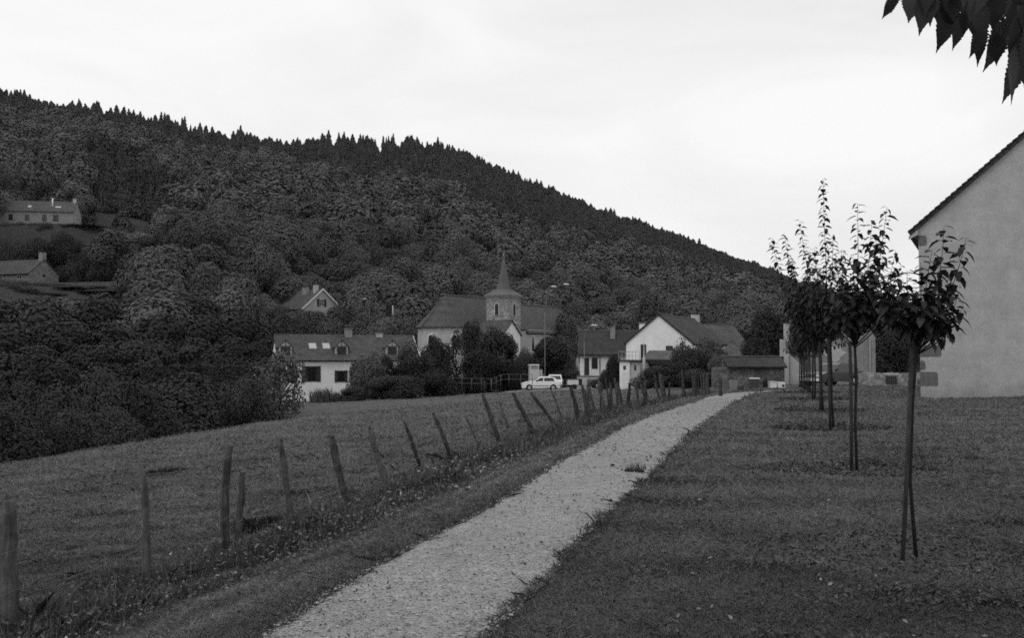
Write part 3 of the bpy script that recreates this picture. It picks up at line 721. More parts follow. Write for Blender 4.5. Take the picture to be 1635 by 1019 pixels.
# ------------------------------------------------------------------ houses: kit
class House:
    """local frame: x along the ridge 0..L, y in depth 0..D (front at y = 0), z up from the foot"""
    def __init__(s, name, label, cat, loc, yaw, L, D, eave, rise, wall='white', roof='tile', over=.35, verge=.2, base=-1.0, hipL=0, hipR=0, th=.16, group=None):
        s.r = empty(name, loc, yaw, label, cat, group); s.L, s.D, s.e, s.h = L, D, eave, rise
        w = MB()
        if hipL == 0 and hipR == 0: w.prism([(0, 0, base), (0, D, base), (0, D, eave), (0, D / 2, eave + rise), (0, 0, eave)], (L, 0, 0))
        else:
            w.box((0, 0, base), (L, D, eave))
            if not hipL: w.prism([(0, 0, eave), (0, D, eave), (0, D / 2, eave + rise)], (.3, 0, 0))
            if not hipR: w.prism([(L - .3, 0, eave), (L - .3, D, eave), (L - .3, D / 2, eave + rise)], (.3, 0, 0))
        s.wall = w.build('wall', M[wall], s.r)
        m = MB(); k = rise / (D / 2); zo = eave - over * k; up = .19
        A, B = -verge if not hipL else -over, L + verge if not hipR else L + over
        ra, rb = (-verge if not hipL else hipL), (L + verge if not hipR else L - hipR)
        m.slab([(A, -over, zo + up), (B, -over, zo + up), (rb, D / 2, eave + rise + up), (ra, D / 2, eave + rise + up)], th)
        m.slab([(B, D + over, zo + up), (A, D + over, zo + up), (ra, D / 2, eave + rise + up), (rb, D / 2, eave + rise + up)], th)
        if hipL: m.slab([(A, D + over, zo + up), (A, -over, zo + up), (ra, D / 2, eave + rise + up)], th)
        if hipR: m.slab([(B, -over, zo + up), (B, D + over, zo + up), (rb, D / 2, eave + rise + up)], th)
        s.roof = m.build('roof', M[roof], s.r)
        c = MB(); c.tube([(ra, D / 2, eave + rise + up - .02), ((ra + rb) / 2, D / 2, eave + rise + up - .05), (rb, D / 2, eave + rise + up - .02)], .1, 8); c.build('ridge_tile', M['tilel'], s.roof, True)
        s.k = k; s.up = up
    def roof_z(s, y): return s.e + s.up + s.k * min(y, s.D - y)
    def frame(s, face):
        L, D = s.L, s.D
        return {'front': (Vector((0, 0, 0)), Vector((1, 0, 0)), Vector((0, -1, 0))), 'right': (Vector((L, 0, 0)), Vector((0, 1, 0)), Vector((1, 0, 0))),
                'left': (Vector((0, D, 0)), Vector((0, -1, 0)), Vector((-1, 0, 0))), 'back': (Vector((L, D, 0)), Vector((-1, 0, 0)), Vector((0, 1, 0)))}[face]
    def T(s, face):
        o, u, n = s.frame(face); return Matrix(((u.x, n.x, 0, o.x), (u.y, n.y, 0, o.y), (0, 0, 1, 0), (0, 0, 0, 1)))
    def window(s, face, u, z, w, h, shutters=0.0, frame='trim', name='window', bars=True, depth=.05):
        T = s.T(face); f = MB(); b = .07
        for lo, hi in (((u - w / 2, .003, z), (u - w / 2 + b, depth, z + h)), ((u + w / 2 - b, .003, z), (u + w / 2, depth, z + h)), ((u - w / 2 + b, .003, z), (u + w / 2 - b, depth, z + b)), ((u - w / 2 + b, .003, z + h - b), (u + w / 2 - b, depth, z + h))): f.box(lo, hi, T)
        if bars: f.box((u - .03, .012, z + b), (u + .03, depth - .006, z + h - b), T)
        fo = f.build(name, M[frame], s.r)
        MB().box((u - w / 2 + b * .5, .005, z + b * .5), (u + w / 2 - b * .5, .02, z + h - b * .5), T).build('pane', M['glass'], fo)
        if shutters:
            for a in (u - w / 2 - shutters - .01, u + w / 2 + .01): MB().box((a, .004, z - .02), (a + shutters, .07, z + h + .02), T).build('shutter', M['shutter'], fo)
        return fo
    def door(s, face, u, z, w, h, m='shutter'):
        T = s.T(face); d = MB().box((u - w / 2, .003, z), (u + w / 2, .05, z + h), T).build('door', M[m], s.r); return d
    def chimney(s, x, y, w, d, top, m='brick', pots=2, cap='darkstone'):
        z0 = s.roof_z(y) - .6; b = MB().box((x - w / 2, y - d / 2, z0), (x + w / 2, y + d / 2, top)).build('chimney', M[m], s.r)
        MB().box((x - w / 2 - .08, y - d / 2 - .08, top), (x + w / 2 + .08, y + d / 2 + .08, top + .12)).build('chimney_cap', M[cap], b)
        for k in range(pots):
            px = x + (k - (pots - 1) / 2) * w / max(pots, 1) * .9
            p = MB(); p.tube([(px, y, top + .12), (px, y, top + .55)], [.12, .1], 8); p.build('chimney_pot', M['dmetal'], b, True)
        return b
    def skylight(s, x, y, w, l):
        n = Vector((0, -s.k, 1)).normalized(); t = Vector((0, 1, s.k)).normalized(); o = Vector((x, y, s.roof_z(y)))
        T = Matrix(((1, t.x, n.x, o.x), (0, t.y, n.y, o.y), (0, t.z, n.z, o.z), (0, 0, 0, 1)))
        f = MB().box((-w / 2, -l / 2, -.02), (w / 2, l / 2, .07), T).build('skylight', M['lead'], s.r)
        MB().box((-w / 2 + .08, -l / 2 + .08, .071), (w / 2 - .08, l / 2 - .08, .085), T).build('pane', M['skyglass'], f)
    def dormer(s, x, y, w, z0, h, gh):
        """gabled dormer whose face stands at depth y"""
        k = s.k; zs = s.roof_z(y); e = z0 + h
        yb = (e + gh - s.e - s.up) / k + .3
        d = MB().prism([(x - w / 2, y, zs - .3), (x + w / 2, y, zs - .3), (x + w / 2, y, e), (x, y, e + gh), (x - w / 2, y, e)], (0, max(.6, yb - y - .2), 0)).build('dormer', M['cream'], s.r)
        m = MB(); o = .22; kk = gh / (w / 2); ze = e - o * kk; up = .12
        for sg in (-1, 1):
            a = (x + sg * (w / 2 + o), y - .1, ze + up); b = (x + sg * (w / 2 + o), yb, ze + up); c = (x, yb, e + gh + up); dd = (x, y - .1, e + gh + up)
            m.slab([a, b, c, dd], .1)
        m.build('dormer_roof', M['tile'], dormer_parent(d, s))
        f = MB(); yy = y - .012
        f.box((x - w / 2 + .17, yy - .05, zs + .02), (x + w / 2 - .17, yy, e - .04)); f.build('window', M['shutter'], d)
        g = MB(); g.box((x - .03, yy - .03, e + .06), (x + .03, yy, e + gh - .1)); g.box((x - w / 2 + .06, yy - .03, e), (x + w / 2 - .06, yy, e + .06)); g.build('timber_frame', M['timber'], d)
def dormer_parent(d, s): return d
M['skyglass'] = mat('skylight_glass', .35, 0, rough=.15, spec=.6)

# ------------------------------------------------------------------ grey gabled house at the right
def right_house():
    g = Vector((.893, -.45, 0)).normalized(); n = Vector((g.y, -g.x, 0)); C = G(1468.5, 30.75)
    yaw = math.atan2(g.y, g.x)
    r = empty('rendered_house', C, yaw, 'large grey rendered house with a plain gable and bare corner stones, at the right edge', 'house')
    def loc(px, py):
        e = Vector((0, 0, EYE)); d = P(px, py, 1) - e; t = (C - e).dot(n) / d.dot(n); q = e + d * t - C; return q.dot(g), q.z
    x0, z0 = loc(1470, 354); x1, z1 = loc(1635, 211); k = (z1 - z0) / (x1 - x0); ze = z0 - k * x0; Wd = 9.4; D = 13.0; zt = ze + k * Wd / 2
    th = .13
    MB().prism([(0, 0, -.6), (Wd, 0, -.6), (Wd, 0, ze - th * 1.3), (Wd / 2, 0, zt - th * 1.3), (0, 0, ze - th * 1.3)], (0, D, 0)).build('wall', M['render'], r)
    xo, zo = loc(1450, 371); rf = MB()
    rf.slab([(xo, D + .1, ze + k * xo), (xo, -.12, ze + k * xo), (Wd / 2, -.12, zt), (Wd / 2, D + .1, zt)], th)
    rf.slab([(Wd - xo, -.12, ze + k * xo), (Wd - xo, D + .1, ze + k * xo), (Wd / 2, D + .1, zt), (Wd / 2, -.12, zt)], th)
    ro = rf.build('roof', M['tiled'], r)
    rs = random.Random(4); t = MB(); L = math.hypot(Wd / 2 - xo, zt - ze - k * xo); nn = int(L / .21)
    for i in range(nn):   # tile ends stepping up the verge
        f = i / nn; x = xo + (Wd / 2 - xo) * f; z = ze + k * x; dx = (Wd / 2 - xo) / nn; a = .02 + rs.uniform(0, .012)
        t.prism([(x, -.16, z - .03 + .01), (x + dx * 1.02, -.16, z + k * dx - .03), (x + dx * 1.02, -.16, z + k * dx + .012), (x, -.16, z + a + .022)], (0, .22, 0))
    t.build('verge_tile', M['tiled'], ro)
    # soffit and rafter foot under the overhanging eave
    s = MB(); s.prism([(xo + .04, -.08, ze + k * xo - .17), (-.004, -.08, ze - .2), (-.004, -.08, ze - .52), (-.07, -.08, ze - .5)], (0, D, 0)); s.build('soffit', M['timber'], r)
    bd = MB(); bd.prism([(xo + .02, -.09, ze + k * (xo + .02) - .14), (xo + .02, -.09, ze + k * (xo + .02) - .26), (.0, -.09, ze - .36), (.0, -.09, ze - .17)], (0, .04, 0)); bd.build('bargeboard', M['render'], r)
    for (a, b, c, d) in ((1470, 1499, 517, 533), (1469.5, 1481, 537, 548), (1469, 1503, 551, 570), (1469.5, 1478, 576, 591), (1470, 1498, 594, 617), (1469.5, 1480, 376, 392)):
        X0, Z1 = loc(a, c); X1, Z0 = loc(b, d); w = MB(); X0 = -.006
        pts = [(X0, Z0), (X1 - .04, Z0 + .01), (X1, Z0 + .06), (X1 - .01, Z1 - .05), (X1 - .06, Z1), (X0, Z1)]
        w.prism([(p[0], -.009, p[1]) for p in pts], (0, .3, 0)); w.build('quoin', M['quoin'], r)
    f = MB(); f.prism([(-.03, -.02, -.5), (.35, -.02, -.5), (.33, -.02, .02), (-.03, -.02, .06)], (0, 1.0, 0)); f.build('plinth', M['quoin'], r)
    for k2, (px, py) in enumerate(((1462, 628), (1459, 618), (1464, 606))):
        q = Vector((-.05, .5 + .3 * k2, .12 + .2 * k2)); st = MB(); 
        st.box((q.x - .1, q.y - .2, q.z - .12), (q.x + .06, q.y + .2, q.z + .06)); st.build('corner_stone', M['quoin'], r)
right_house()

def ufrom(px, X0, d0, yaw):
    a = (px - CX) / F; return (a * d0 - X0) / (math.cos(yaw) - a * math.sin(yaw))
# ------------------------------------------------------------------ house with dormers
def dormer_house():
    yaw = rad(20); d0 = 97; X0 = (445 - CX) / F * d0; z0 = -3.8
    h = House('dormer_house', 'long pale house with three gabled roof dormers standing below the meadow', 'house', (X0, d0, z0), yaw, 14.9, 7, 4.3, 2.45, 'white', 'tile', .35, .15)
    U = lambda px: ufrom(px, X0, d0, yaw)
    h.window('front', U(497.5), 2.03, 1.0, 1.6, .45, 'timber'); h.window('front', U(545), 1.95, .72, 1.2, .3, 'timber'); h.window('front', U(462), 2.0, .8, 1.3, .4, 'timber')
    h.window('front', U(620), 2.0, .9, 1.3, .4, 'timber'); h.window('front', U(655), 2.0, .9, 1.3, .4, 'timber')
    h.window('right', 3.5, 4.6, .8, 1.0, .35, 'timber')
    for px in (457, 547, 628): h.dormer(U(px) , .55, 1.32, 4.7, 1.0, .68)
    h.skylight(U(503), 1.75, .8, 1.05); h.skylight(U(525), 1.75, .8, 1.05)
    h.chimney(U(558) + .5, 3.5, .75, .6, 7.6, 'brick', 2); h.chimney(U(609) + .5, 3.5, .7, .55, 7.2, 'cream', 2)
    g = MB(); g.tube([(-.2, -.4, 4.27), (15.1, -.4, 4.22)], .07, 6); g.build('gutter', M['dmetal'], h.roof, True)
    v = MB(); k = h.k
    for sg in (0, 1): 
        y0, y1 = (-.36, 3.5) if sg == 0 else (7.36, 3.5)
        v.prism([(15.052, y0, 4.3 - .35 * k + .2), (15.052, y1, 4.3 + 2.45 + .2), (15.052, y1, 4.3 + 2.45 - .02), (15.052, y0, 4.3 - .35 * k - .02)], (.06, 0, 0))
    v.build('bargeboard', M['trim'], h.roof)
    for px in (471, 578): MB().box((U(px) - .05, -.06, .2), (U(px) + .05, -.003, 4.1)).build('downpipe', M['metal'], h.r)
dormer_house()

def gable_house():
    yaw = rad(-50); x = Vector((math.cos(yaw), math.sin(yaw), 0)); c = Vector(((484 - CX) / F * 170, 170, 0)); L, D = 10.5, 7.6
    o = c - x * L; o.z = 4.2
    h = House('gable_house', 'house with a white edged gable and shuttered attic window among trees on the slope', 'house', o, yaw, L, D, 5.0, 3.4, 'cream', 'tile', .5, .35)
    h.window('right', D / 2 - .1, 5.3, .85, 1.35, .5, 'trim'); h.window('right', 1.9, 1.9, .9, 1.3, .4); h.window('right', 5.6, 1.9, .9, 1.3, .4); h.window('front', 3, 2, .9, 1.3, .4); h.window('front', 7, 2, .9, 1.3, .4)
    v = MB(); xx = L + .353; k = h.k
    for y0 in (-.5, D + .5): v.prism([(xx, y0, 5 - .5 * k + .22), (xx, D / 2, 8.4 + .22), (xx, D / 2, 8.4 - .12), (xx, y0, 5 - .5 * k - .12)], (.06, 0, 0))
    v.build('bargeboard', M['trim'], h.roof)
    h.chimney(9.2, 3.2, .8, .7, 9.3, 'cream', 2); h.chimney(5.6, 3.0, 1.6, .6, 9.0, 'brick', 4)
gable_house()

# ------------------------------------------------------------------ church
def arch(m, c, u, n, w, h, off=.012, th=.02):
    """round headed panel: centre of the sill c, along u, facing n"""
    c, u, n = Vector(c), Vector(u).normalized(), Vector(n).normalized(); r = w / 2
    pts = [c - u * r, c + u * r, c + u * r + Vector((0, 0, h - r))] + [c + u * (r * math.cos(a)) + Vector((0, 0, h - r + r * math.sin(a))) for a in [k * math.pi / 8 for k in range(1, 8)]] + [c - u * r + Vector((0, 0, h - r))]
    m.prism([p + n * off for p in pts], n * th)
def church():
    yaw = rad(58); d0 = 131.5; O = Vector(((711 - CX) / F * d0, d0, -2.4))
    r = empty('village_church', O, yaw, 'stone village church with a round apse and a square tower carrying a pointed spire', 'church')
    hw, e, rise, L1, L2 = 3.85, 7.0, 4.15, 15.5, 35.0
    w = MB(); arc = [(hw * math.cos(a), hw * math.sin(a)) for a in [math.pi / 2 + k * math.pi / 16 for k in range(17)]]
    pl = [(L2, hw)] + arc + [(L2, -hw)]
    w.prism([(x, y, -1) for x, y in pl][::-1], (0, 0, e + 1)); w.build('wall', M['cream'], r)
    c = MB(); arc2 = [((hw + .06) * math.cos(a), (hw + .06) * math.sin(a)) for a in [math.pi / 2 + k * math.pi / 16 for k in range(17)]]
    for a, b in zip(arc2[:-1], arc2[1:]): c.prism([(a[0], a[1], e - .28), (b[0], b[1], e - .28), (b[0] * .95, b[1] * .95, e - .28), (a[0] * .95, a[1] * .95, e - .28)], (0, 0, .24))
    c.build('cornice', M['cream'], r)
    rf = MB(); k = rise / hw; ov = .4; ze = e - ov * k + .45; zr = e + rise + .45
    rf.slab([(0, -hw - ov, ze), (L1, -hw - ov, ze), (L1, 0, zr), (0, 0, zr)], .16); rf.slab([(L1, hw + ov, ze), (0, hw + ov, ze), (0, 0, zr), (L1, 0, zr)], .16)
    rr = hw + ov; ar = [(rr * math.cos(a), rr * math.sin(a)) for a in [math.pi / 2 + q * math.pi / 16 for q in range(17)]]
    for a, b in zip(ar[:-1], ar[1:]): rf.slab([(b[0], b[1], ze), (a[0], a[1], ze), (0, 0, zr)], .12)
    ro = rf.build('roof', M['tile'], r)
    lo = MB(); q = .55
    lo.slab([(L1, -hw - ov, ze - q), (L2 + ov, -hw - ov, ze - q), (L2 - 2.6, 0, zr - q), (L1, 0, zr - q)], .16); lo.slab([(L2 + ov, hw + ov, ze - q), (L1, hw + ov, ze - q), (L1, 0, zr - q), (L2 - 2.6, 0, zr - q)], .16)
    lo.slab([(L2 + ov, -hw - ov, ze - q), (L2 + ov, hw + ov, ze - q), (L2 - 2.6, 0, zr - q)], .16); lo.build('chancel_roof', M['tile'], r)
    t = MB(); t.tube([(0, 0, zr + .03), (L1, 0, zr + .03)], .13, 8); t.tube([(0, 0, zr + .02), (-rr * .97, .9, ze + .1)], .1, 6); t.build('ridge_tile', M['tilel'], ro, True)
    t = MB(); t.tube([(L1 + .2, 0, zr - q + .03), (L2 - 2.6, 0, zr - q + .03), (L2 + ov, -hw - ov, ze - q + .05)], .13, 8); t.build('ridge_tile', M['tilel'], ro, True)
    for ang in (-126, -175):
        a = rad(ang); n = Vector((math.cos(a), math.sin(a), 0)); u = Vector((-n.y, n.x, 0)); s = MB(); arch(s, n * hw + Vector((0, 0, 4.05)), u, n, 1.0, 2.1, -.15, .2); wd = s.build('window', M['trim'], r)
        s = MB(); arch(s, n * hw + Vector((0, 0, 4.2)), u, n, .62, 1.75, -.1, .18); s.build('pane', M['glass'], wd)
    for x in (3.2, 12.5, 17.5, 22, 26):
        s = MB(); arch(s, (x, -hw, 3.6), (1, 0, 0), (0, -1, 0), 1.2, 2.6); wd = s.build('window', M['trim'], r); s = MB(); arch(s, (x, -hw, 3.75), (1, 0, 0), (0, -1, 0), .8, 2.25, .035, .01); s.build('pane', M['glass'], wd)
    MB().box((.9, -hw - .14, -1), (1.5, -hw - .003, e - .3)).build('pilaster', M['white'], r)
    # tower
    Wp = Vector(((804 - CX) / F * 131, 131, 0)) - Vector((O.x, O.y, 0)); ca, sa = math.cos(-yaw), math.sin(-yaw)
    tx, ty = Wp.x * ca - Wp.y * sa, Wp.x * sa + Wp.y * ca
    a = 1.72; zt = 11.25; b = MB().box((tx - a, ty - a, -1), (tx + a, ty + a, zt)).build('tower', M['stone'], r)
    c = MB(); c.box((tx - a - .14, ty - a - .14, zt), (tx + a + .14, ty + a + .14, zt + .2)); c.box((tx - a - .06, ty - a - .06, 7.6), (tx + a + .06, ty + a + .06, 7.75)); c.build('cornice', M['cream'], b)
    op = []
    for fx, fy in ((-1, 0), (0, -1), (1, 0), (0, 1)):
        n = Vector((fx, fy, 0)); u = Vector((-fy, fx, 0)); p = Vector((tx, ty, 8.65)) + n * a
        s = MB(); arch(s, p, u, n, .86, 1.85, .003, .05); wo_ = s.build('belfry_opening', M['cream'], b); s = MB(); arch(s, p + Vector((0, 0, .06)), u, n, .56, 1.6, .054, .006); s.build('louvre', M['timber'], wo_)
    sk = MB(); prof = [(a + .4, zt + .2), (1.45, zt + .62), (1.0, zt + 1.05)]
    for (r0, h0), (r1, h1) in zip(prof[:-1], prof[1:]):
        for q in range(4):
            A = [(1, -1), (1, 1), (-1, 1), (-1, -1)][q]; B = [(1, 1), (-1, 1), (-1, -1), (1, -1)][q]
            sk.face([(tx + A[0] * r0, ty + A[1] * r0, h0), (tx + B[0] * r0, ty + B[1] * r0, h0), (tx + B[0] * r1, ty + B[1] * r1, h1), (tx + A[0] * r1, ty + A[1] * r1, h1)])
    sk.face([(tx + A_ * prof[0][0], ty + B_ * prof[0][0], prof[0][1]) for A_, B_ in ((-1, -1), (-1, 1), (1, 1), (1, -1))])
    tr = sk.build('tower_roof', M['slate'], b)
    sp = MB(); z0, z1, hb = zt + 1.0, 17.3, .96
    n8 = [(tx + hb * 1.06 * math.cos(rad(22.5 + 45 * k)), ty + hb * 1.06 * math.sin(rad(22.5 + 45 * k)), z0) for k in range(8)]
    for k in range(8): sp.face([n8[k], n8[(k + 1) % 8], (tx, ty, z1)])
    sp.build('spire', M['slate'], b); f = MB(); f.tube([(tx, ty, z1 - .25), (tx, ty, z1 + .25)], [.07, .04], 6); f.box((tx - .01, ty - .18, z1 + .05), (tx + .01, ty + .18, z1 + .09)); f.build('finial', M['lead'], b)
church()
def sacristy():
    yaw = rad(-35); L, D = 4.6, 4.0
    h = House('sacristy', 'small white gabled annexe in front of the church tower', 'annexe', (-4.95, 124.6, -2.4), yaw, L, D, 5.9, 1.75, 'white', 'tile', .3, .15)
    h.window('right', 2.0, 5.35, .4, .7, 0, 'trim', bars=False); h.window('right', 1.2, 3.2, .6, 1.0, 0); h.window('front', 2.2, 3.3, .6, 1.0, 0)
sacristy()

# ------------------------------------------------------------------ white barn house, low house, sheds
def barn():
    yaw = math.atan2(.93, .37); o = Vector((16.15, 84.25, -1.6))
    h = House('white_gable_barn', 'tall white gabled house with a dark roof beside the parking yard', 'house', o, yaw, 18.5, 6.07, 3.75, 2.55, 'white', 'tiled', .3, .12, base=-.6)
    h.window('left', 4.0, 2.9, .62, .62, 0, 'timber', bars=False); h.door('left', 1.62, 2.1, .5, 1.55)
    h.window('front', 6, 1.4, .9, 1.1, .3); h.window('front', 12, 1.4, .9, 1.1, .3)
    h.chimney(2.6, 5.1, .75, .6, 5.65, 'white', 1); h.chimney(17.6, 3.0, .95, .8, 7.0, 'cream', 0, 'tiled')
    return h
barn()
def low_house():
    yaw = rad(-5); X0 = (926 - CX) / F * 97
    h = House('low_house', 'low pale house with a long dark roof left of the white gable', 'house', (X0, 97, -1.9), yaw, 9.5, 6.4, 3.05, 2.25, 'white', 'tiled', .4, .2)
    h.door('front', .68, .85, .5, 1.75); h.window('front', 1.5, 1.5, .6, 1.15, 0, 'timber'); h.window('front', 4.2, 1.3, .7, 1.1, 0, 'timber')
    h.chimney(3.4, 2.2, .5, .5, 5.9, 'brick', 0); 
    MB().box((2.0, -.08, .1), (2.08, -.003, 2.8)).build('downpipe', M['dmetal'], h.r); g = MB(); g.tube([(-.2, -.46, 2.78), (9.6, -.46, 2.76)], .06, 6); g.build('gutter', M['dmetal'], h.roof, True)
    t = MB().box((-.3, -1.6, -1), (3.0, -.004, .72)); t.build('terrace', M['cream'], h.r); MB().box((-.35, -1.65, .72), (3.05, -.004, .8)).build('terrace_slab', M['darkstone'], h.r)
low_house()
def shed():
    o = G(1005, 80.5); o.z = -1.5; r = empty('white_shed', o, rad(-38), 'small white flat roofed shed with a tiny dark window in front of the white gable', 'shed')
    Wd, D, H = 1.5, 1.7, 2.05
    MB().box((-1.0, 0, -.5), (.0, D, H)).build('wall', M['white'], r)
    MB().box((0.0, .12, -.5), (.95, D, H)).build('side_wall', M['cream'], r)
    rf = MB().box((-1.15, -.15, H), (1.1, D + .15, H + .13)).build('roof', M['tiled'], r)
    MB().box((-.62, -.03, 1.35), (-.36, -.002, 1.7)).build('window', M['glass'], r); MB().box((.4, .09, 1.3), (.58, .118, 1.75)).build('window', M['glass'], r)
    d = MB().box((-.72, -.025, -.4), (-.12, -.003, 1.2)).build('door', M['trim'], r)
    rl = MB()
    for x in np.linspace(-1.05, 1.0, 7): rl.tube([(x, -.08, H + .13), (x, -.08, H + .85)], .018, 5)
    rl.tube([(-1.05, -.08, H + .85), (1.0, -.08, H + .85)], .022, 5); rl.tube([(-1.05, -.08, H + .5), (1.0, -.08, H + .5)], .015, 5); rl.build('railing', M['metal'], r)
shed()
def carport():
    o = G(1027, 81.5); o.z = -1.55; r = empty('carport', o, math.atan2(-.37, .93), 'dark open timber carport with a tiled lean-to roof below the white gable', 'carport')
    L, D = 4.8, 2.6; rf = MB(); rf.slab([(-.1, -.3, 2.3), (L + .1, -.3, 2.3), (L + .1, D, 3.05), (-.1, D, 3.05)], .14); rf.build('roof', M['tilel'], r)
    MB().box((-.1, -.27, 1.85), (L + .1, -.2, 2.14)).build('fascia', M['timber'], r)
    MB().box((0, D - .1, -.5), (L, D - .02, 2.7)).build('back_wall', M['timber'], r)
    MB().box((-.02, 0, -.5), (.06, D - .12, 2.2)).build('side_wall', M['timber'], r); MB().box((L - .06, 0, -.5), (L + .02, D - .12, 2.2)).build('side_wall', M['timber'], r)
    for x in (.15, L / 2, L - .15): MB().box((x - .07, -.14, -.5), (x + .07, 0, 1.9)).build('post', M['timber'], r)
carport()
def back_barn():
    h = House('tiled_barn', 'barn with a broad weathered tile roof behind the white gabled house', 'barn', ((1116 - CX) / F * 104, 104, -2.0), rad(25), 8.0, 9, 2.6, 3.7, 'stone', 'tilel', .5, .2)
    h.window('front', 5.5, .8, .6, .8, 0, 'timber'); h.door('front', 2.5, 0, 1.6, 2.0)
back_barn()

def wall_thing(name, label, a, b, top, th, m, base=-.6, coping=None, cat='wall'):
    a, b = Vector(a), Vector(b); d = b - a; L = math.hypot(d.x, d.y); r = empty(name, (a.x, a.y, a.z), math.atan2(d.y, d.x), label, cat)
    rs = random.Random(len(label)); w = MB(); n = max(4, int(L / .5)); pts = [(L * i / n, 0, top + rs.uniform(-.04, .04)) for i in range(n + 1)]
    w.prism([(0, 0, base)] + [(L, 0, base)] + pts[::-1], (0, th, 0)); w.build('wall', M[m], r)
    if coping: MB().box((-.05, -.06, top + .05), (L + .05, th + .06, top + .17)).build('coping', M[coping], r)
    return r, L
def walls():
    a = G(1138, 62); b = G(1252, 62); a.z = b.z = -.75
    r, L = wall_thing('stone_wall', 'rough stone wall under a strip of dark tiles at the end of the path', a, b, 1.15, .5, 'darkstone')
    rf = MB(); rf.slab([(.9, -.35, 1.22), (L + .1, -.35, 1.22), (L + .1, 1.1, 1.85), (.9, 1.1, 1.85)], .12); rf.build('tile_strip', M['tiled'], r); MB().box((.9, 1.0, -.5), (L, 1.3, 1.65)).build('back_wall', M['darkstone'], r)
    t = MB(); t.tube([(.9, 1.1, 1.88), (L, 1.1, 1.88)], .05, 6); t.build('ridge_tile', M['tilel'], r, True)
    a = G(1370, 58); b = G(1470, 58); a.z = b.z = -.55
    r, L = wall_thing('low_wall', 'low stone wall with a square dark hatch right of the stone building', a, b, .68, .4, 'stone')
    hx = (1422 - 1370) / F * 58; h = MB(); h.box((hx - .36, -.06, .02), (hx + .36, -.003, .5)); ho = h.build('hatch', M['dmetal'], r)
    for k in range(5): MB().box((hx - .3 + .13 * k, -.085, .05), (hx - .27 + .13 * k, -.062, .47)).build('bar', M['shutter'], ho)
    MB().box((hx - .48, -.05, .55), (hx + .48, .1, .66)).build('lintel', M['cream'], r)
    a = P(84, 470, 203); b = P(194, 473, 199); a.z = b.z = 11.6
    wall_thing('long_garden_wall', 'long dark garden wall with a pale coping right of the stone farmhouse', a, b, 4.2, .5, 'darkstone', -3, 'cstone')
walls()
def stone_building():
    d = 68; X0 = (1262 - CX) / F * d; X1 = (1383 - CX) / F * d; L = X1 - X0; o = (X0, d, -1.0)
    h = House('stone_building', 'plain stone outbuilding behind the trunks of the young trees', 'outbuilding', o, rad(-19), L + .25, 5.0, 4.15, .75, 'cstone', 'tilel', .25, .1)
    MB().box((L - .16, -.1, .8), (L - .06, -.003, 3.3)).build('downpipe', M['metal'], h.r)
    p = MB(); rs = random.Random(2); pts = [(1.9 + .75 * math.cos(a) * rs.uniform(.7, 1.15) + 1.1, -.018, 2.35 + .62 * math.sin(a) * rs.uniform(.7, 1.2)) for a in [k * 6.283 / 16 for k in range(16)]]
    p.prism(pts, (0, .014, 0)); p.build('plaster_patch', M['cream'], h.r)
    h.window('front', .9, 1.9, .6, .8, 0, 'timber')
    # pale end wall stepping forward on its left
    w = MB(); w.prism([(-.35, -2.5, -.6), (-.02, -2.5, -.6), (-.02, -2.5, 4.4), (-.35, -2.5, 4.4)], (0, 3, 0)); w.build('end_wall', M['render'], h.r)
    w = MB(); w.prism([(0.02, -2.2, -.6), (.9, -2.2, -.6), (.9, -2.2, 1.45), (.02, -2.2, 2.2)], (0, .35, 0)); w.build('buttress', M['render'], h.r)
    MB().box((-.62, -2.4, 2.1), (-.36, -1.2, 3.3)).build('meter_box', M['render'], h.r)
stone_building()

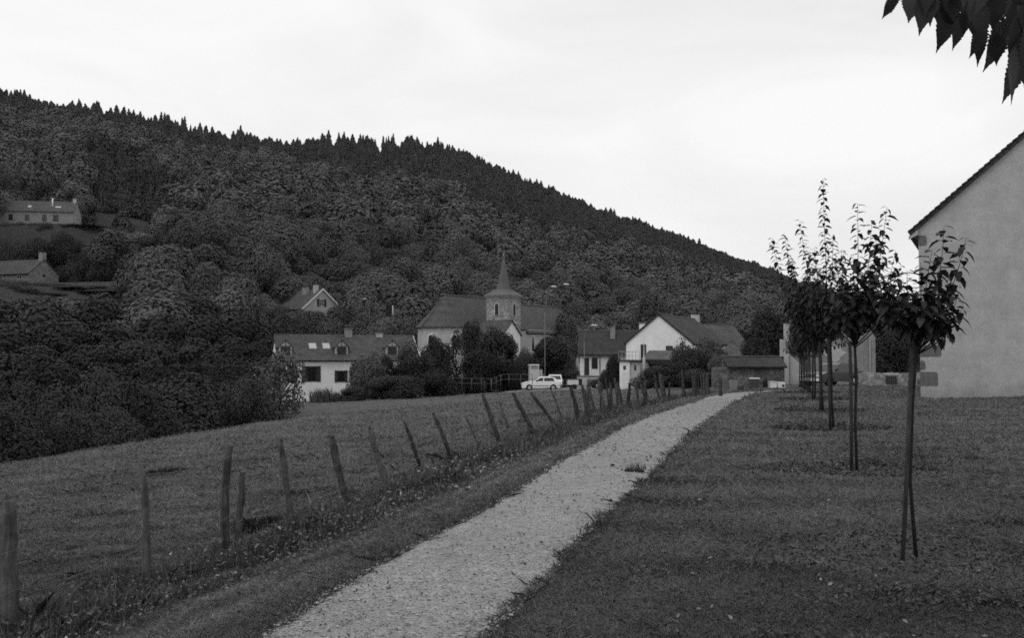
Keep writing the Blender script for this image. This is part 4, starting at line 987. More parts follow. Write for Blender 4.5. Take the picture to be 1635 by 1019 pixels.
# ------------------------------------------------------------------ farmhouses on the slope
def farm():
    d0 = 250; X0 = (-30 - CX) / F * d0; yaw = rad(10)
    h = House('hillside_farmhouse', 'long grey farmhouse highest on the slope with a thin white flue on its roof', 'house', (X0, d0, 34.2), yaw, 22.5, 8, 4.7, 3.1, 'cstone', 'tile', .35, .2, base=-2)
    U = lambda px: ufrom(px, X0, d0, yaw)
    for px, w, hh in ((-12, 1, 1.5), (14, 1.0, 1.6), (40, 1.0, 1.6), (68, 1.0, 1.6), (86, 1.4, 1.7)): h.window('front', U(px), 2.1, w, hh, 0, 'timber')
    h.window('right', 2.0, 2.1, 1.0, 1.5, 0, 'trim'); h.door('front', U(88), -.6, 1.2, 1.9); h.door('front', U(58), -.6, 1.4, 1.5)
    h.skylight(U(41), 1.6, .9, 1.0); h.skylight(U(87), 1.6, 1.5, .8)
    f = MB(); f.tube([(U(77), 1.9, h.roof_z(1.9) - .3), (U(77), 1.9, 8.6)], [.22, .2], 8); f.build('flue', M['trim'], h.roof, True)
    h.chimney(21.8, 4, .8, .8, 8.9, 'cream', 0)
    yaw = rad(-20); x = Vector((math.cos(yaw), math.sin(yaw), 0)); c = Vector(((44 - CX) / F * 203, 203, 12.4)); L, D = 17, 8.2
    h = House('stone_farmhouse', 'stone farmhouse with a stout chimney on its bare gable at the left edge', 'house', c - x * L, yaw, L, D, 5.7, 3.2, 'stonef', 'tile', .35, .12, base=-2)
    h.window('right', 5.6, 1.9, .9, 1.4, 0, 'trim'); h.window('front', 14.5, 4.5, 1.4, .8, 0, 'trim'); h.window('front', 9, 4.5, 1.2, .8, 0, 'trim'); h.window('right', 4.1, 5.2, .5, .6, 0, 'timber', bars=False)
    h.chimney(16.5, 4.1, 1.0, 1.2, 10.6, 'cstone', 0)
    lt = MB(); lt.slab([(2, -2.9, 2.5), (16.6, -2.9, 2.5), (16.6, -.02, 4.1), (2, -.02, 4.1)], .15); lt.build('lean_to_roof', M['tiled'], h.r); MB().box((2.2, -2.6, -2), (16.4, -.01, 2.4)).build('lean_to_wall', M['cream'], h.r)
    a = MB(); arch(a, (13, -2.6, -.2), (1, 0, 0), (0, -1, 0), 2.2, 1.9); a.build('archway', M['shutter'], h.r)
M['stonef'] = mat('farm_stone', .23, .2, 5, .95, .5, kind='stone', stain=.2)
farm()

# ------------------------------------------------------------------ lamps, rails, phone box, small things
def lamp(name, label, px, d, top, arms, r=.07, base=None):
    b = G(px, d); z = top - b.z; root = empty(name, b, 0, label, 'street lamp')
    hgt = z
    rise = .12 * z
    p = MB(); p.tube([(0, 0, -.2), (0, 0, 1.0), (0, 0, 1.05), (0, 0, hgt - rise * 2)], [r * 1.5, r * 1.4, r, r * .75], 10); p.build('pole', M['rail'], root, True)
    for (ax, az) in arms:
        a = MB(); st = Vector((0, 0, hgt - rise * 2 - .02)); e = Vector((ax, 0, hgt + az)); a.tube(bez(st, Vector((ax * .15, 0, hgt + az - rise * .1)), e, 10), [r * .7 - r * .03 * k for k in range(11)], 8); a.build('arm', M['rail'], root, True)
        s = 1 if ax > 0 else -1; hd = MB(); hd.tube([e + Vector((-.08 * s, 0, .01)), e + Vector((.1 * s, 0, .04)), e + Vector((.45 * s, 0, .02)), e + Vector((.58 * s, 0, .0))], [.04, .09, .09, .03], 8); hd.build('lamp_head', M['lamp'], root, True)
lamp('street_lamp', 'tall street lamp with curved arms rising beside the church', 870, 103, 1.6 + 100 / F * 103, [(.75, .0), (2.1, .25)], .045)
lamp('street_lamp', 'slim pale street lamp before the low house with one short arm', 933, 95.5, 1.6 + 37 / F * 95.5, [(.75, .05)], .05)
lamp('street_lamp', 'small distant street lamp among the trees above the house with dormers', 590, 160, 1.6 + 80 / F * 160, [(-.6, .05)], .09)
def pole():
    b = G(1028, 79.5); p = MB(); p.tube([(0, 0, -.2), (0, 0, 2.6), (0, 0, 2.62), (0, 0, 3.9)], [.16, .12, .06, .03], 8)
    tag(p.build('utility_pole', M['metal'], None, True, b), 'pole standing in front of the white gable', 'pole')
    b = G(627, 158); p = MB(); p.tube([(0, 0, -.2), (0, 0, 1.6 + 70 / F * 158 - b.z)], [.16, .12], 8); tag(p.build('utility_pole', M['metal'], None, True, b), 'pole among the trees on the slope above the house with dormers', 'pole')
pole()
def railing():
    def rail(label, pts, n):
        r = empty('metal_railing', pts[0], 0, label, 'railing'); m = MB(); o = Vector(pts[0])
        for z in (.98, .5): m.tube([Vector(p) - o + Vector((0, 0, z)) for p in pts], .016, 6)
        m.build('rail', M['rail'], r, True)
        for i in range(n + 1):
            t = i / n * (len(pts) - 1); k = min(int(t), len(pts) - 2); p = Vector(pts[k]).lerp(Vector(pts[k + 1]), t - k) - o
            q = MB(); q.tube([p + Vector((0, 0, -.2)), p + Vector((0, 0, .98))], .022, 6); q.build('post', M['rail'], r, True)
    q = lambda px, py, d: P(px, py, d)
    z = lambda p, dz: Vector((p.x, p.y, p.z - dz))
    rail('long level metal railing in front of the dark shrubs', [z(q(722, 604, 90), .98), z(q(784, 605, 90), .98)], 4)
    rail('metal railing that climbs towards the white car', [z(q(785, 605, 90.3), .98), z(q(803, 598, 91), .98), z(q(850, 598, 94), .98)], 5)
    b = hit(781, 624); m = MB(); b = Vector((b.x, 89, float(gz(b.x, 89)))); m.tube([(0, 0, -.2), (.02, 0, 1.25)], [.12, .1], 8); tag(m.build('timber_post', M['timber'], None, True, b), 'dark stout post where the two metal railings meet', 'post')
railing()
def phone_box():
    b = G(852, 101.5); r = empty('phone_box', b, rad(8), 'pale upright phone box standing behind the white hatchback', 'phone box'); H = 1.6 - 27 / F * 101 - b.z + .05
    w, d = .88, .88; H = max(H, 2.1)
    for x in (-1, 1):
        for y in (-1, 1): MB().box((x * w / 2 - .05, y * d / 2 - .05, 0), (x * w / 2 + .05, y * d / 2 + .05, H)).build('post', M['trim'], r)
    MB().box((-w / 2 - .1, -d / 2 - .1, H), (w / 2 + .1, d / 2 + .1, H + .14)).build('roof', M['trim'], r); MB().box((-w / 2 + .06, -d / 2 - .03, H - .34), (w / 2 - .06, -d / 2 + .02, H - .08)).build('sign_band', M['metal'], r)
    MB().box((-w / 2 + .06, -d / 2 - .01, .15), (w / 2 - .06, -d / 2 + .01, H - .36)).build('door', M['booth'], r); MB().box((w / 2 - .01, -d / 2 + .06, .15), (w / 2 + .01, d / 2 - .06, H - .05)).build('side_pane', M['booth'], r)
    MB().box((-w / 2 + .06, d / 2 - .02, .15), (w / 2 - .06, d / 2, H - .05)).build('back_panel', M['trim'], r)
    b = G(861, 102); r = empty('switch_cabinet', b, rad(8), 'pale cabinet, lower than the phone box beside it', 'cabinet'); MB().box((-.3, -.2, 0), (.3, .2, H - .5)).build('body', M['trim'], r); MB().box((-.34, -.24, H - .5), (.34, .24, H - .43)).build('lid', M['metal'], r); MB().box((-.24, -.215, .3), (.24, -.202, H - .65)).build('door', M['booth'], r)
M['booth'] = mat('booth_glazing', .5, .1, 2, .3, spec=.5)
phone_box()

# ------------------------------------------------------------------ cars
def car(label, loc, yaw, paint='paint', L=4.0, Wd=1.66, H=1.4, van=False, name='hatchback'):
    """local: nose towards -x"""
    r = empty(name, loc, yaw, label, 'van' if van else 'car', None); h = Wd / 2
    g = .2
    if van: prof = [(0, .34), (.02, .66), (.1, .9), (.95, 1.08), (1.45, H - .08), (1.7, H), (L - .1, H), (L - .02, H - .15), (L, .55), (L - .02, .34)]
    else: prof = [(0, .36), (-.0, .58), (.08, .74), (.5, .86), (1.12, .92), (1.78, H - .07), (2.1, H), (2.95, H), (3.4, H - .08), (3.78, .93), (3.97, .86), (L, .6), (L - .04, .36)]
    prof = [(x - L / 2, z) for x, z in prof]
    wx = (-L / 2 + .78, L / 2 - .76)
    # body sides with wheel arches
    low = []
    for c in wx[::-1]: low += [(c + .36 * math.cos(a), .3 + .36 * math.sin(a) if .3 + .36 * math.sin(a) > g else g) for a in [k * math.pi / 8 for k in range(0, 9)]]
    poly = prof + [(L / 2 - .06, g)] + low + [(-L / 2 + .06, g)]
    b = MB()
    n = len(poly); belt = .9
    def half(z): return h - (.0 if z <= belt else (z - belt) * .32) - (.04 if z < .3 else 0)
    # side faces as triangle fan rings: tessellate through mathutils
    from mathutils.geometry import tessellate_polygon
    tri = tessellate_polygon([[Vector((x, z, 0)) for x, z in poly]])
    i0 = len(b.v)
    for sg in (-1, 1):
        for x, z in poly: b.v.append((x, sg * half(z), z))
    for t in tri:
        b.f.append((i0 + t[0], i0 + t[1], i0 + t[2])); b.uv.append(None); b.f.append((i0 + n + t[2], i0 + n + t[1], i0 + n + t[0])); b.uv.append(None)
    for k in range(n):
        j = (k + 1) % n; b.f.append((i0 + k, i0 + j, i0 + n + j, i0 + n + k)); b.uv.append(None)
    body = b.build('body', M[paint], r)
    bv = body.modifiers.new('bevel', 'BEVEL'); bv.width = .035; bv.segments = 2; bv.limit_method = 'ANGLE'; bv.angle_limit = rad(25)
    zt = H - .1
    def sidewin(x0, x1, x2, x3):
        for sg in (-1, 1):
            m = MB(); m.face([(x0 - L / 2, sg * (half(.95) + .006), .95), (x1 - L / 2, sg * (half(.95) + .006), .95), (x2 - L / 2, sg * (half(zt) + .006), zt), (x3 - L / 2, sg * (half(zt) + .006), zt)][::sg]); m.build('side_window', M['glass'], r)
    if van: sidewin(1.2, 2.0, 2.0, 1.55)
    else: sidewin(1.36, 2.22, 2.22, 1.92); sidewin(2.3, 3.42, 3.22, 2.3)
    def strip(nm, pa, pb, ins, mt, off=.012):
        a, c = Vector((pa[0], 0, pa[1])), Vector((pb[0], 0, pb[1])); d = c - a; nn = Vector((-d.z, 0, d.x)).normalized()
        a2, c2 = a + d * .1 + nn * off, a + d * .9 + nn * off; m = MB(); m.face([(a2.x, -half(a2.z) + ins, a2.z), (a2.x, half(a2.z) - ins, a2.z), (c2.x, half(c2.z) - ins, c2.z), (c2.x, -half(c2.z) + ins, c2.z)][::-1]); return m.build(nm, M[mt], r)
    if van: strip('windscreen', prof[3], prof[4], .1, 'glass')
    else: strip('windscreen', prof[4], prof[5], .09, 'glass'); strip('rear_window', prof[8], prof[9], .14, 'glass')
    for c in wx:
        for sg in (-1, 1):
            t = MB(); t.tube([(c, sg * (h - .2), .3), (c, sg * (h - .195), .3), (c, sg * (h - .02), .3), (c, sg * (h - .01), .3)], [.26, .3, .3, .27], 20); w = t.build('wheel', M['rubber'], r, False)
            q = MB(); q.tube([(c, sg * (h - .03), .3), (c, sg * (h + .004), .3)], [.19, .17], 16); q.build('rim', M['chrome'], w)
    for sg in (-1, 1):
        MB().box((-L / 2 - .012, sg * h * .66 - .19, .6), (-L / 2 + .1, sg * h * .66 + .19, .73)).build('headlight', M['lens'], r); MB().box((L / 2 - .08, sg * h * .8 - .09, .62), (L / 2 + .012, sg * h * .8 + .09, .86)).build('tail_light', M['dmetal'], r)
        MB().box((1.45 - L / 2, sg * (h + .02) - .06, .96), (1.55 - L / 2, sg * (h + .02) + .1 * sg if sg > 0 else sg * (h + .02) + .06, 1.07)).build('mirror', M['dmetal'], r)
    bm = MB(); bm.box((-L / 2 - .06, -h + .05, .34), (-L / 2 + .06, h - .05, .52)); bm.build('front_bumper', M['dmetal'] if paint != 'paintd' else M['trim'], r)
    bm = MB(); bm.box((L / 2 - .06, -h + .05, .36), (L / 2 + .06, h - .05, .54)); bm.build('rear_bumper', M['dmetal'], r)
    for sg in (-1, 1): MB().box((wx[0] + .4, sg * (h + .008) - .008, .46), (wx[1] - .4, sg * (h + .008) + .008, .52)).build('trim_strip', M['dmetal'], r)
    return r
M['lens'] = mat('headlight_lens', .5, 0, rough=.15, spec=.6)
p = G(863, 97.5); car('white hatchback parked side on in front of the phone box', p, rad(3))
p = G(886, 103); car('second white car, seen end on, half hidden behind the white hatchback', p, rad(84), H=1.48)
p = G(1050, 86); car('white car partly hidden behind the crowded fence posts', p, rad(100))
p = G(1326, 58); car('dark car parked beside the stone outbuilding behind the young trees', p, rad(35), 'paintd')
p = G(970, 94); car('dark car beside the round bush in the yard', p, rad(8), 'paintd')
def trailer():
    p = G(914, 93); r = empty('flat_trailer', p, rad(4), 'small trailer with a pale side panel and dark frame in the yard', 'trailer')
    MB().box((-.55, -.4, .5), (.55, -.36, 1.0)).build('side_panel', M['trim'], r); MB().box((-.55, .4, .5), (.55, .44, 1.0)).build('side_panel', M['trim'], r); MB().box((-.7, -.36, .42), (.9, .4, .5)).build('bed', M['dmetal'], r)
    MB().box((-.75, -.42, 1.0), (.95, .46, 1.07)).build('cover', M['timber'], r); MB().box((.56, -.36, .5), (.9, .4, .98)).build('tailgate', M['timber'], r)
    for y in (-.48, .52):
        t = MB(); t.tube([(.1, y - .07, .28), (.1, y + .07, .28)], .28, 16); w = t.build('wheel', M['rubber'], r); 
    t = MB(); t.tube([(-.7, 0, .45), (-1.5, 0, .42)], .035, 6); t.build('drawbar', M['dmetal'], r)
trailer()
def yard_bits():
    d = 50
    def G2(px): return G(px, d)
    b = G2(1171); m = MB(); m.prism([(-.21, 0, -.1), (.21, 0, -.1), (.21, 0, .5), (.16, 0, .58), (-.16, 0, .58), (-.21, 0, .5)], (0, .1, 0)); tag(m.build('stone_slab', M['cstone'], None, False, b), 'pale upright stone slab leaning by the path end wall', 'stone slab')
    b = G2(1203); r = empty('planter_box', b, 0, 'dark box with a white tray on top before the stone wall', 'box'); MB().box((-.24, -.2, -.1), (.24, .2, .46)).build('body', M['dmetal'], r); MB().box((-.2, -.21, .5), (.28, .21, .56)).build('tray', M['trim'], r)
    b = G2(1233); r = empty('white_crate', b, rad(4), 'left of two white blocks at the foot of the end wall', 'block', 'white blocks by the wall'); MB().box((-.17, -.2, -.1), (.15, .2, .3)).build('body', M['white'], r); MB().box((-.18, -.21, .3), (.16, .21, .34)).build('lid', M['trim'], r)
    b = G2(1246); r = empty('white_crate', b, rad(-3), 'right of two white blocks, with a round dark hole', 'block', 'white blocks by the wall'); MB().box((-.18, -.2, -.1), (.18, .2, .3)).build('body', M['white'], r); h = MB(); h.tube([(.08, -.205, .12), (.08, -.215, .12)], .07, 14); h.build('hole', M['shutter'], r)
    b = G2(1182); m = MB(); m.tube([(0, 0, -.05), (0, 0, .25), (0, 0, .3)], [.16, .18, .12], 10); tag(m.build('bucket', M['dmetal'], None, True, b), 'small dark bucket beside the stone slab', 'bucket')
    b = G2(1221); m = MB(); m.tube([(0, 0, -.05), (0, 0, .4), (.02, 0, .55)], [.14, .12, .07], 8); tag(m.build('stub_post', M['timber'], None, True, b), 'short dark stump before the stone wall', 'stump')
    for (px, py, w, lab) in ((1004, 756, .065, 'flat dark stone lying beside the weed tuft on the path edge'), (979, 747, .035, 'small dark stone alone on the gravel path'), (1019, 757, .08, 'dark clod under the weed tuft at the path edge')):
        b = hit(px, py); b.z = float(gz(b.x, b.y)) + .015; rs = random.Random(px); m = MB(); m.tube([(-w, 0, 0), (-w * .6, .01, .012), (0, 0, .02), (w * .7, -.01, .012), (w, 0, 0)], [w * .1, w * .38, w * .42, w * .33, w * .1], 8); tag(m.build('loose_stone', M['bark'], None, True, b), lab, 'stone')
yard_bits()

# ------------------------------------------------------------------ trees and shrubs of the middle distance
PROTO = {}
def proto(kind, seed, m):
    key = (kind, seed, m)
    if key not in PROTO:
        if kind == 'round': a = crown(seed, 11000, 15, .05, .16, 1.0, jit=.16)
        elif kind == 'shrub': a = crown(seed, 17000, 13, .034, -.12, 1.0, top=.5, lr=(.3, .56), jit=.22)
        elif kind == 'tall': a = crown(seed, 9000, 22, .043, .12, 1.0, top=1.0, lr=(.25, .42))
        elif kind == 'loose': a = crown(seed, 2600, 26, .05, .05, 1.0, lr=(.16, .34), spread=.8)
        elif kind == 'conifer': a = conifer(seed, 2600, .12, 13)
        PROTO[key] = arrmesh(kind + '_crown', a[0], a[1], M[m], a[2])
    return PROTO[key]
def trunk_mesh(seed):
    key = ('trunk', seed)
    if key not in PROTO:
        rs = random.Random(seed); m = MB(); m.tube([(0, 0, -.06), (.01, 0, .15), (-.02, .02, .35), (.03, 0, .6), (.02, .02, .82)], [.075, .055, .045, .03, .012], 8)
        for k in range(5):
            a = rs.uniform(0, 6.28); z = rs.uniform(.25, .5); m.tube([(0, 0, z), (.25 * math.cos(a), .25 * math.sin(a), z + .15), (.5 * math.cos(a), .5 * math.sin(a), z + .25)], [.025, .017, .006], 6)
        o = m.build('trunk', M['bark'], None, True); PROTO[key] = o.data; bpy.data.objects.remove(o)
    return PROTO[key]
rst = random.Random(77)
def plant(kind, name, cat, px, top, w, d, label, m='leaf', seed=None, group=None):
    b = G(px, d); H = P(px, top, d).z - b.z; r = w / F * d / 2
    seed = seed if seed is not None else rst.randint(1, 4); rz = rst.uniform(0, 6.28)
    if kind == 'shrub' or kind == 'loose' and H < 3:
        o = link(name, proto(kind, seed, m), None, b); o.rotation_euler = (0, 0, rz); o.scale = (r, r * rst.uniform(.9, 1.1), H); return tag(o, label, cat, group)
    root = empty(name, b, rz, label, cat, group); root.scale = (r, r * rst.uniform(.9, 1.1), H)
    link('trunk', trunk_mesh(seed), root); link('crown', proto(kind, seed, m), root); return root
T = 'broadleaf_tree'; TC = 'tree'
def planting():
    # thicket below the crest of the meadow
    G1 = 'shrubs below the crest of the meadow'
    for a in ((-60, 590, 170, 34), (15, 572, 150, 41), (85, 612, 130, 40), (150, 588, 140, 50), (215, 606, 120, 47), (-10, 640, 150, 31), (60, 650, 120, 34), (120, 655, 110, 37), (175, 650, 110, 42), (240, 650, 100, 47), (-90, 660, 140, 27), (385, 606, 80, 60), (350, 640, 80, 60), (410, 632, 70, 62), (300, 648, 80, 56)):
        plant('shrub', 'shrub', 'shrub', *a, 'dark dense shrub crowded with others below the crest of the meadow', 'leafm', None, G1)
    plant('shrub', 'shrub', 'shrub', 287, 598, 165, 54, 'broad rounded shrub like a cushion below the clipped hedge', 'leafm', 3)
    plant('loose', 'young_ash', TC, 448, 560, 88, 64, 'feathery tree with sparse pale leaves covering the left corner of the house with dormers', 'leafl', 2)
    plant('loose', 'young_ash', TC, 420, 572, 70, 68, 'dark feathery tree left of the pale leaved one', 'leaf', 3)
    # dark wood on the left
    G2 = 'trees of the dark wood on the left'
    for a in ((-70, 470, 150, 120), (15, 478, 130, 118), (80, 472, 120, 124), (150, 470, 130, 122), (215, 472, 110, 128), (300, 468, 120, 130), (250, 500, 110, 110), (170, 515, 120, 100), (95, 512, 130, 98), (20, 520, 140, 95), (-60, 525, 140, 92),
              (330, 505, 110, 112), (390, 500, 100, 116), (430, 512, 80, 122), (370, 540, 100, 96), (300, 540, 100, 92), (230, 545, 100, 88), (150, 550, 110, 84), (70, 552, 120, 80), (-10, 556, 120, 76), (455, 500, 70, 128), (410, 548, 70, 98)):
        plant('round', T, TC, *a, 'dark broadleaf tree merging into the wood left of the house with dormers', 'leafd', None, G2)
    plant('round', T, TC, 255, 404, 118, 175, 'big dark dome shaped tree above the left wood, right of the long garden wall', 'leafd', 1)
    plant('round', T, TC, 362, 432, 130, 168, 'broad lighter tree right of the big dark dome shaped tree', 'leaf', 2)
    plant('round', T, TC, 412, 396, 74, 205, 'dark rounded tree above and right of the broad lighter tree', 'leafd', 3)
    plant('tall', T, TC, 262, 340, 46, 262, 'pale leaved tree at the right end of the small clearing', 'leafl', 2)
    plant('tall', T, TC, 215, 372, 78, 235, 'pale grey leaved tree below the small clearing', 'leafl', 1)
    for a in ((100, 370, 50, 232), (60, 380, 60, 228), (18, 385, 60, 226), (130, 402, 56, 220), (165, 410, 50, 216), (110, 420, 50, 213), (150, 432, 40, 208)):
        plant('shrub', 'shrub', 'shrub', *a, 'shrub on the slope between the two grey farmhouses', 'leafd', None, 'shrubs between the farmhouses')
    for a in ((10, 477, 60, 186), (62, 478, 50, 187), (120, 463, 60, 190), (170, 462, 60, 188), (210, 466, 50, 186)):
        plant('shrub', 'shrub', 'shrub', *a, 'shrub hiding the foot of the long garden wall', 'leaf', None, 'shrubs under the garden wall')
    # slope between the gabled house and the roofs
    for a in ((455, 500, 70, 150), (500, 498, 70, 152), (545, 490, 70, 158), (585, 500, 70, 150), (630, 496, 60, 152), (660, 505, 50, 140), (425, 470, 60, 168), (560, 468, 60, 190), (610, 508, 60, 140), (530, 512, 60, 138)):
        plant('round', T, TC, *a, 'middle sized tree between the gabled house and the long roof with dormers', 'leaf', None, 'trees above the long roof')
    plant('loose', T, TC, 688, 450, 60, 200, 'pale slender tree behind the left end of the church roof', 'leafl', 4)
    plant('loose', T, TC, 655, 470, 50, 180, 'thin grey tree left of the church roof', 'leaf', 1)
    # by the house and church
    plant('shrub', 'shrub', 'shrub', 578, 574, 52, 88, 'shrub with pale leaves against the right part of the dormer house wall', 'leaf', 2)
    plant('shrub', 'shrub', 'shrub', 612, 566, 50, 86, 'dark tall shrub before the third dormer', 'leafd', 3)
    plant('shrub', 'shrub', 'shrub', 645, 556, 54, 88, 'dark shrub at the right end of the dormer house', 'leafd', 1)
    plant('shrub', 'shrub', 'shrub', 565, 618, 46, 78, 'low shrub at the far edge of the meadow under the dormer house', 'leafd', 4)
    plant('shrub', 'shrub', 'shrub', 625, 600, 90, 80, 'wide dark shrub at the far edge of the meadow', 'leafd', 2)
    plant('loose', 'loose_shrub', 'shrub', 592, 560, 66, 84, 'loose tall shrub with scattered leaves hiding the right part of the dormer house wall', 'leaf', 3)
    plant('loose', 'loose_shrub', 'shrub', 664, 545, 60, 86, 'ragged tall shrub reaching the roof edge at the right end of the dormer house', 'leafm', 1)
    plant('loose', T, TC, 728, 528, 60, 98, 'ragged tree hiding the lower wall of the church apse', 'leafm', 4)
    plant('loose', T, TC, 782, 520, 60, 101, 'loose tree between the upright tree and the bushy tree before the church', 'leafm', 2)
    plant('tall', T, TC, 694, 537, 52, 92, 'dark upright tree between the dormer house and the church apse', 'leafd', 3)
    plant('shrub', 'shrub', 'shrub', 700, 590, 66, 84, 'dark shrub left of the metal railing', 'leafd', 1)
    plant('tall', T, TC, 757, 512, 40, 108, 'dark upright tree covering the right side of the apse', 'leafd', 1)
    plant('round', T, TC, 800, 530, 76, 104, 'broad bushy tree in front of the white church annexe', 'leafd', 4)
    plant('shrub', 'shrub', 'shrub', 770, 556, 70, 100, 'rounded dark shrub behind the railing', 'leafd', 2)
    plant('shrub', 'shrub', 'shrub', 818, 570, 50, 103, 'dark shrub behind the phone box', 'leafd', 3)
    plant('round', T, TC, 876, 538, 62, 108, 'bushy tree beside the tall street lamp', 'leafd', 2)
    plant('shrub', 'shrub', 'shrub', 842, 556, 36, 112, 'pale speckled shrub between the annexe and the tall street lamp', 'leaf', 1)
    plant('shrub', 'shrub', 'shrub', 906, 560, 36, 112, 'shrub right of the bushy tree by the tall street lamp', 'leaf', 3)
    plant('shrub', 'shrub', 'shrub', 905, 590, 60, 106, 'low dark hedge like shrub behind the parked trailer', 'leafd', 4)
    plant('round', T, TC, 902, 500, 54, 150, 'grey leaved tree behind the right end of the church', 'leaf', 3)
    plant('round', T, TC, 948, 503, 54, 140, 'pale rounded tree rising behind the low house', 'leafl', 1)
    plant('shrub', 'shrub', 'shrub', 980, 568, 28, 86, 'dark rounded bush between the low house and the white shed', 'leafd', 2)
    plant('shrub', 'shrub', 'shrub', 968, 590, 26, 88, 'low bush at the corner of the low house', 'leafd', 1)
    plant('shrub', 'shrub', 'shrub', 1098, 552, 66, 73, 'wide dark bush in front of the white gable', 'leafd', 4)
    plant('loose', 'shrub', 'shrub', 1088, 540, 36, 74, 'thin twiggy shrub against the white gable', 'leaf', 1)
    plant('round', T, TC, 1132, 540, 56, 78, 'lighter bushy tree before the tiled barn', 'leaf', 1)
    plant('shrub', 'shrub', 'shrub', 1060, 582, 90, 74, 'low dark hedge in front of the carport', 'leafd', 3)
    plant('shrub', 'shrub', 'shrub', 1150, 566, 44, 70, 'grey leaved shrub at the left end of the tiled strip', 'leaf', 2)
    plant('shrub', 'shrub', 'shrub', 1120, 590, 70, 66, 'dark low shrub behind the stone wall', 'leafd', 1)
    for a in ((1228, 496, 58, 96), (1206, 520, 44, 92), (1250, 505, 50, 98)): plant('tall', T, TC, *a, 'dark tall tree left of the stone outbuilding', 'leafd', None, 'dark trees left of the stone outbuilding')
    plant('round', T, TC, 1415, 478, 92, 92, 'dense dark tree right of the stone outbuilding', 'leafd', 1)
    plant('shrub', 'shrub', 'shrub', 1422, 520, 100, 80, 'dark bush against the low stone wall', 'leafd', 2)
    plant('round', T, TC, 1350, 470, 110, 115, 'grey tree behind the stone outbuilding', 'leaf', 2)
    plant('round', T, TC, 1480, 470, 120, 110, 'dark tree hidden behind the corner of the grey house', 'leafd', 3)
    plant('round', T, TC, 1290, 480, 90, 120, 'grey tree behind the crowns of the avenue', 'leaf', 4)
    for a in ((-30, 474, 70, 190), (25, 476, 60, 190), (75, 476, 56, 190), (135, 466, 60, 193), (185, 468, 60, 193), (5, 467, 62, 186), (50, 469, 56, 186), (95, 465, 60, 187), (140, 466, 56, 187), (-30, 468, 60, 186), (75, 474, 60, 180), (20, 474, 64, 180), (-10, 484, 80, 180), (50, 486, 70, 180), (110, 482, 70, 178), (165, 484, 70, 176)):
        plant('shrub', 'shrub', 'shrub', *a, 'shrub hiding the foot of the stone farmhouse and its garden wall', 'leafd', None, 'shrubs under the stone farmhouse')
    for a in ((448, 488, 44, 166), (476, 494, 40, 164), (505, 497, 44, 165), (535, 492, 40, 167), (435, 478, 40, 172), (470, 504, 60, 156), (520, 506, 56, 154)):
        plant('shrub', 'shrub', 'shrub', *a, 'shrub round the foot of the house with the white edged gable', 'leaf', None, 'shrubs round the gabled house')
    for a in ((20, 378, 40, 240), (60, 382, 44, 240), (105, 366, 40, 244), (135, 362, 50, 246), (-15, 380, 40, 240)):
        plant('shrub', 'shrub', 'shrub', *a, 'low shrub on the pasture under the highest farmhouse', 'leafd', None, 'shrubs under the highest farmhouse')
planting()
def box_hedge():
    rng = np.random.default_rng(6)
    for (p0, p1, d, label) in ((226, 312, 72, 'left of two clipped hedges with flat tops below the dark wood'), (320, 396, 73, 'right of two clipped hedges with flat tops below the dark wood')):
        a, b = G(p0, d), G(p1, d); top = P(p0, 586, d).z; z0 = min(a.z, b.z) - .3; n = 5200; L = b.x - a.x; th = 1.2
        p = rng.uniform(0, 1, (n, 3)); f = rng.integers(0, 6, n); p[f == 0, 2] = 1; p[f == 1, 2] = 1; p[f == 2, 1] = 0; p[f == 3, 1] = 0; p[f == 4, 0] = rng.integers(0, 2, (f == 4).sum()); p[f == 5, 1] = 0
        nn = np.zeros((n, 3)); nn[f < 2, 2] = 1; nn[(f == 2) | (f == 3) | (f == 5), 1] = -1; nn[f == 4, 0] = 1
        q = p * np.array([L, th, top - z0]) + rng.normal(0, .04, (n, 3)); q[:, 2] = np.maximum(q[:, 2], 0)
        V, Fc = leaf_quads(rng, q, nn + rng.normal(0, .5, (n, 3)), .11)
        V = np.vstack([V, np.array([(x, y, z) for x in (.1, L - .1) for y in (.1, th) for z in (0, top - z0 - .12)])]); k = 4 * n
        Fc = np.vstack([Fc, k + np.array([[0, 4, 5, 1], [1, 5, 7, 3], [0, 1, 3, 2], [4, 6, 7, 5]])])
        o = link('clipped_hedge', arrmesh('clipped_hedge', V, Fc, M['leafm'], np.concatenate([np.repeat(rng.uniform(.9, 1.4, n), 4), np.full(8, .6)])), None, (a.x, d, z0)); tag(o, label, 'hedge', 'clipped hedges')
box_hedge()
def clumps():
    rng = np.random.default_rng(9)
    def tuft(name, label, c, r, n, h, w, cat, m='weeds', lean=.35):
        a = rng.uniform(0, 6.28, n); q = np.sqrt(rng.random(n)) * r; x = c.x + np.cos(a) * q; y = c.y + np.sin(a) * q
        o = blades(name, x, y, h * rng.uniform(.35, 1.1, n), np.full(n, w), rng.uniform(.5, 1.5, n), M[m], lean, 5); del o['kind']; return tag(o, label, cat)
    tuft('weed_tuft', 'ragged weed tuft growing on the right edge of the gravel path', hit(1016, 751), .14, 90, .13, .009, 'weed', lean=.7)
    tuft('reed_clump', 'upright reedy plants before the wall of the dormer house', G(514, 78), 1.0, 300, 1.35, .06, 'reeds', 'leaf', .14)
    tuft('reed_clump', 'reedy plants right of the upright ones by the dormer house', G(540, 79), .7, 180, 1.0, .06, 'reeds', 'leaf', .16)
    tuft('meadow_tuft', 'dark tuft in the meadow right of the slim knobbly post', hit(266, 757), .42, 420, .12, .014, 'tuft', 'leafd', .8)
    tuft('meadow_tuft', 'dark tuft in the meadow near the short post', hit(410, 850), .25, 300, .2, .012, 'tuft', 'leafd', .5)
clumps()

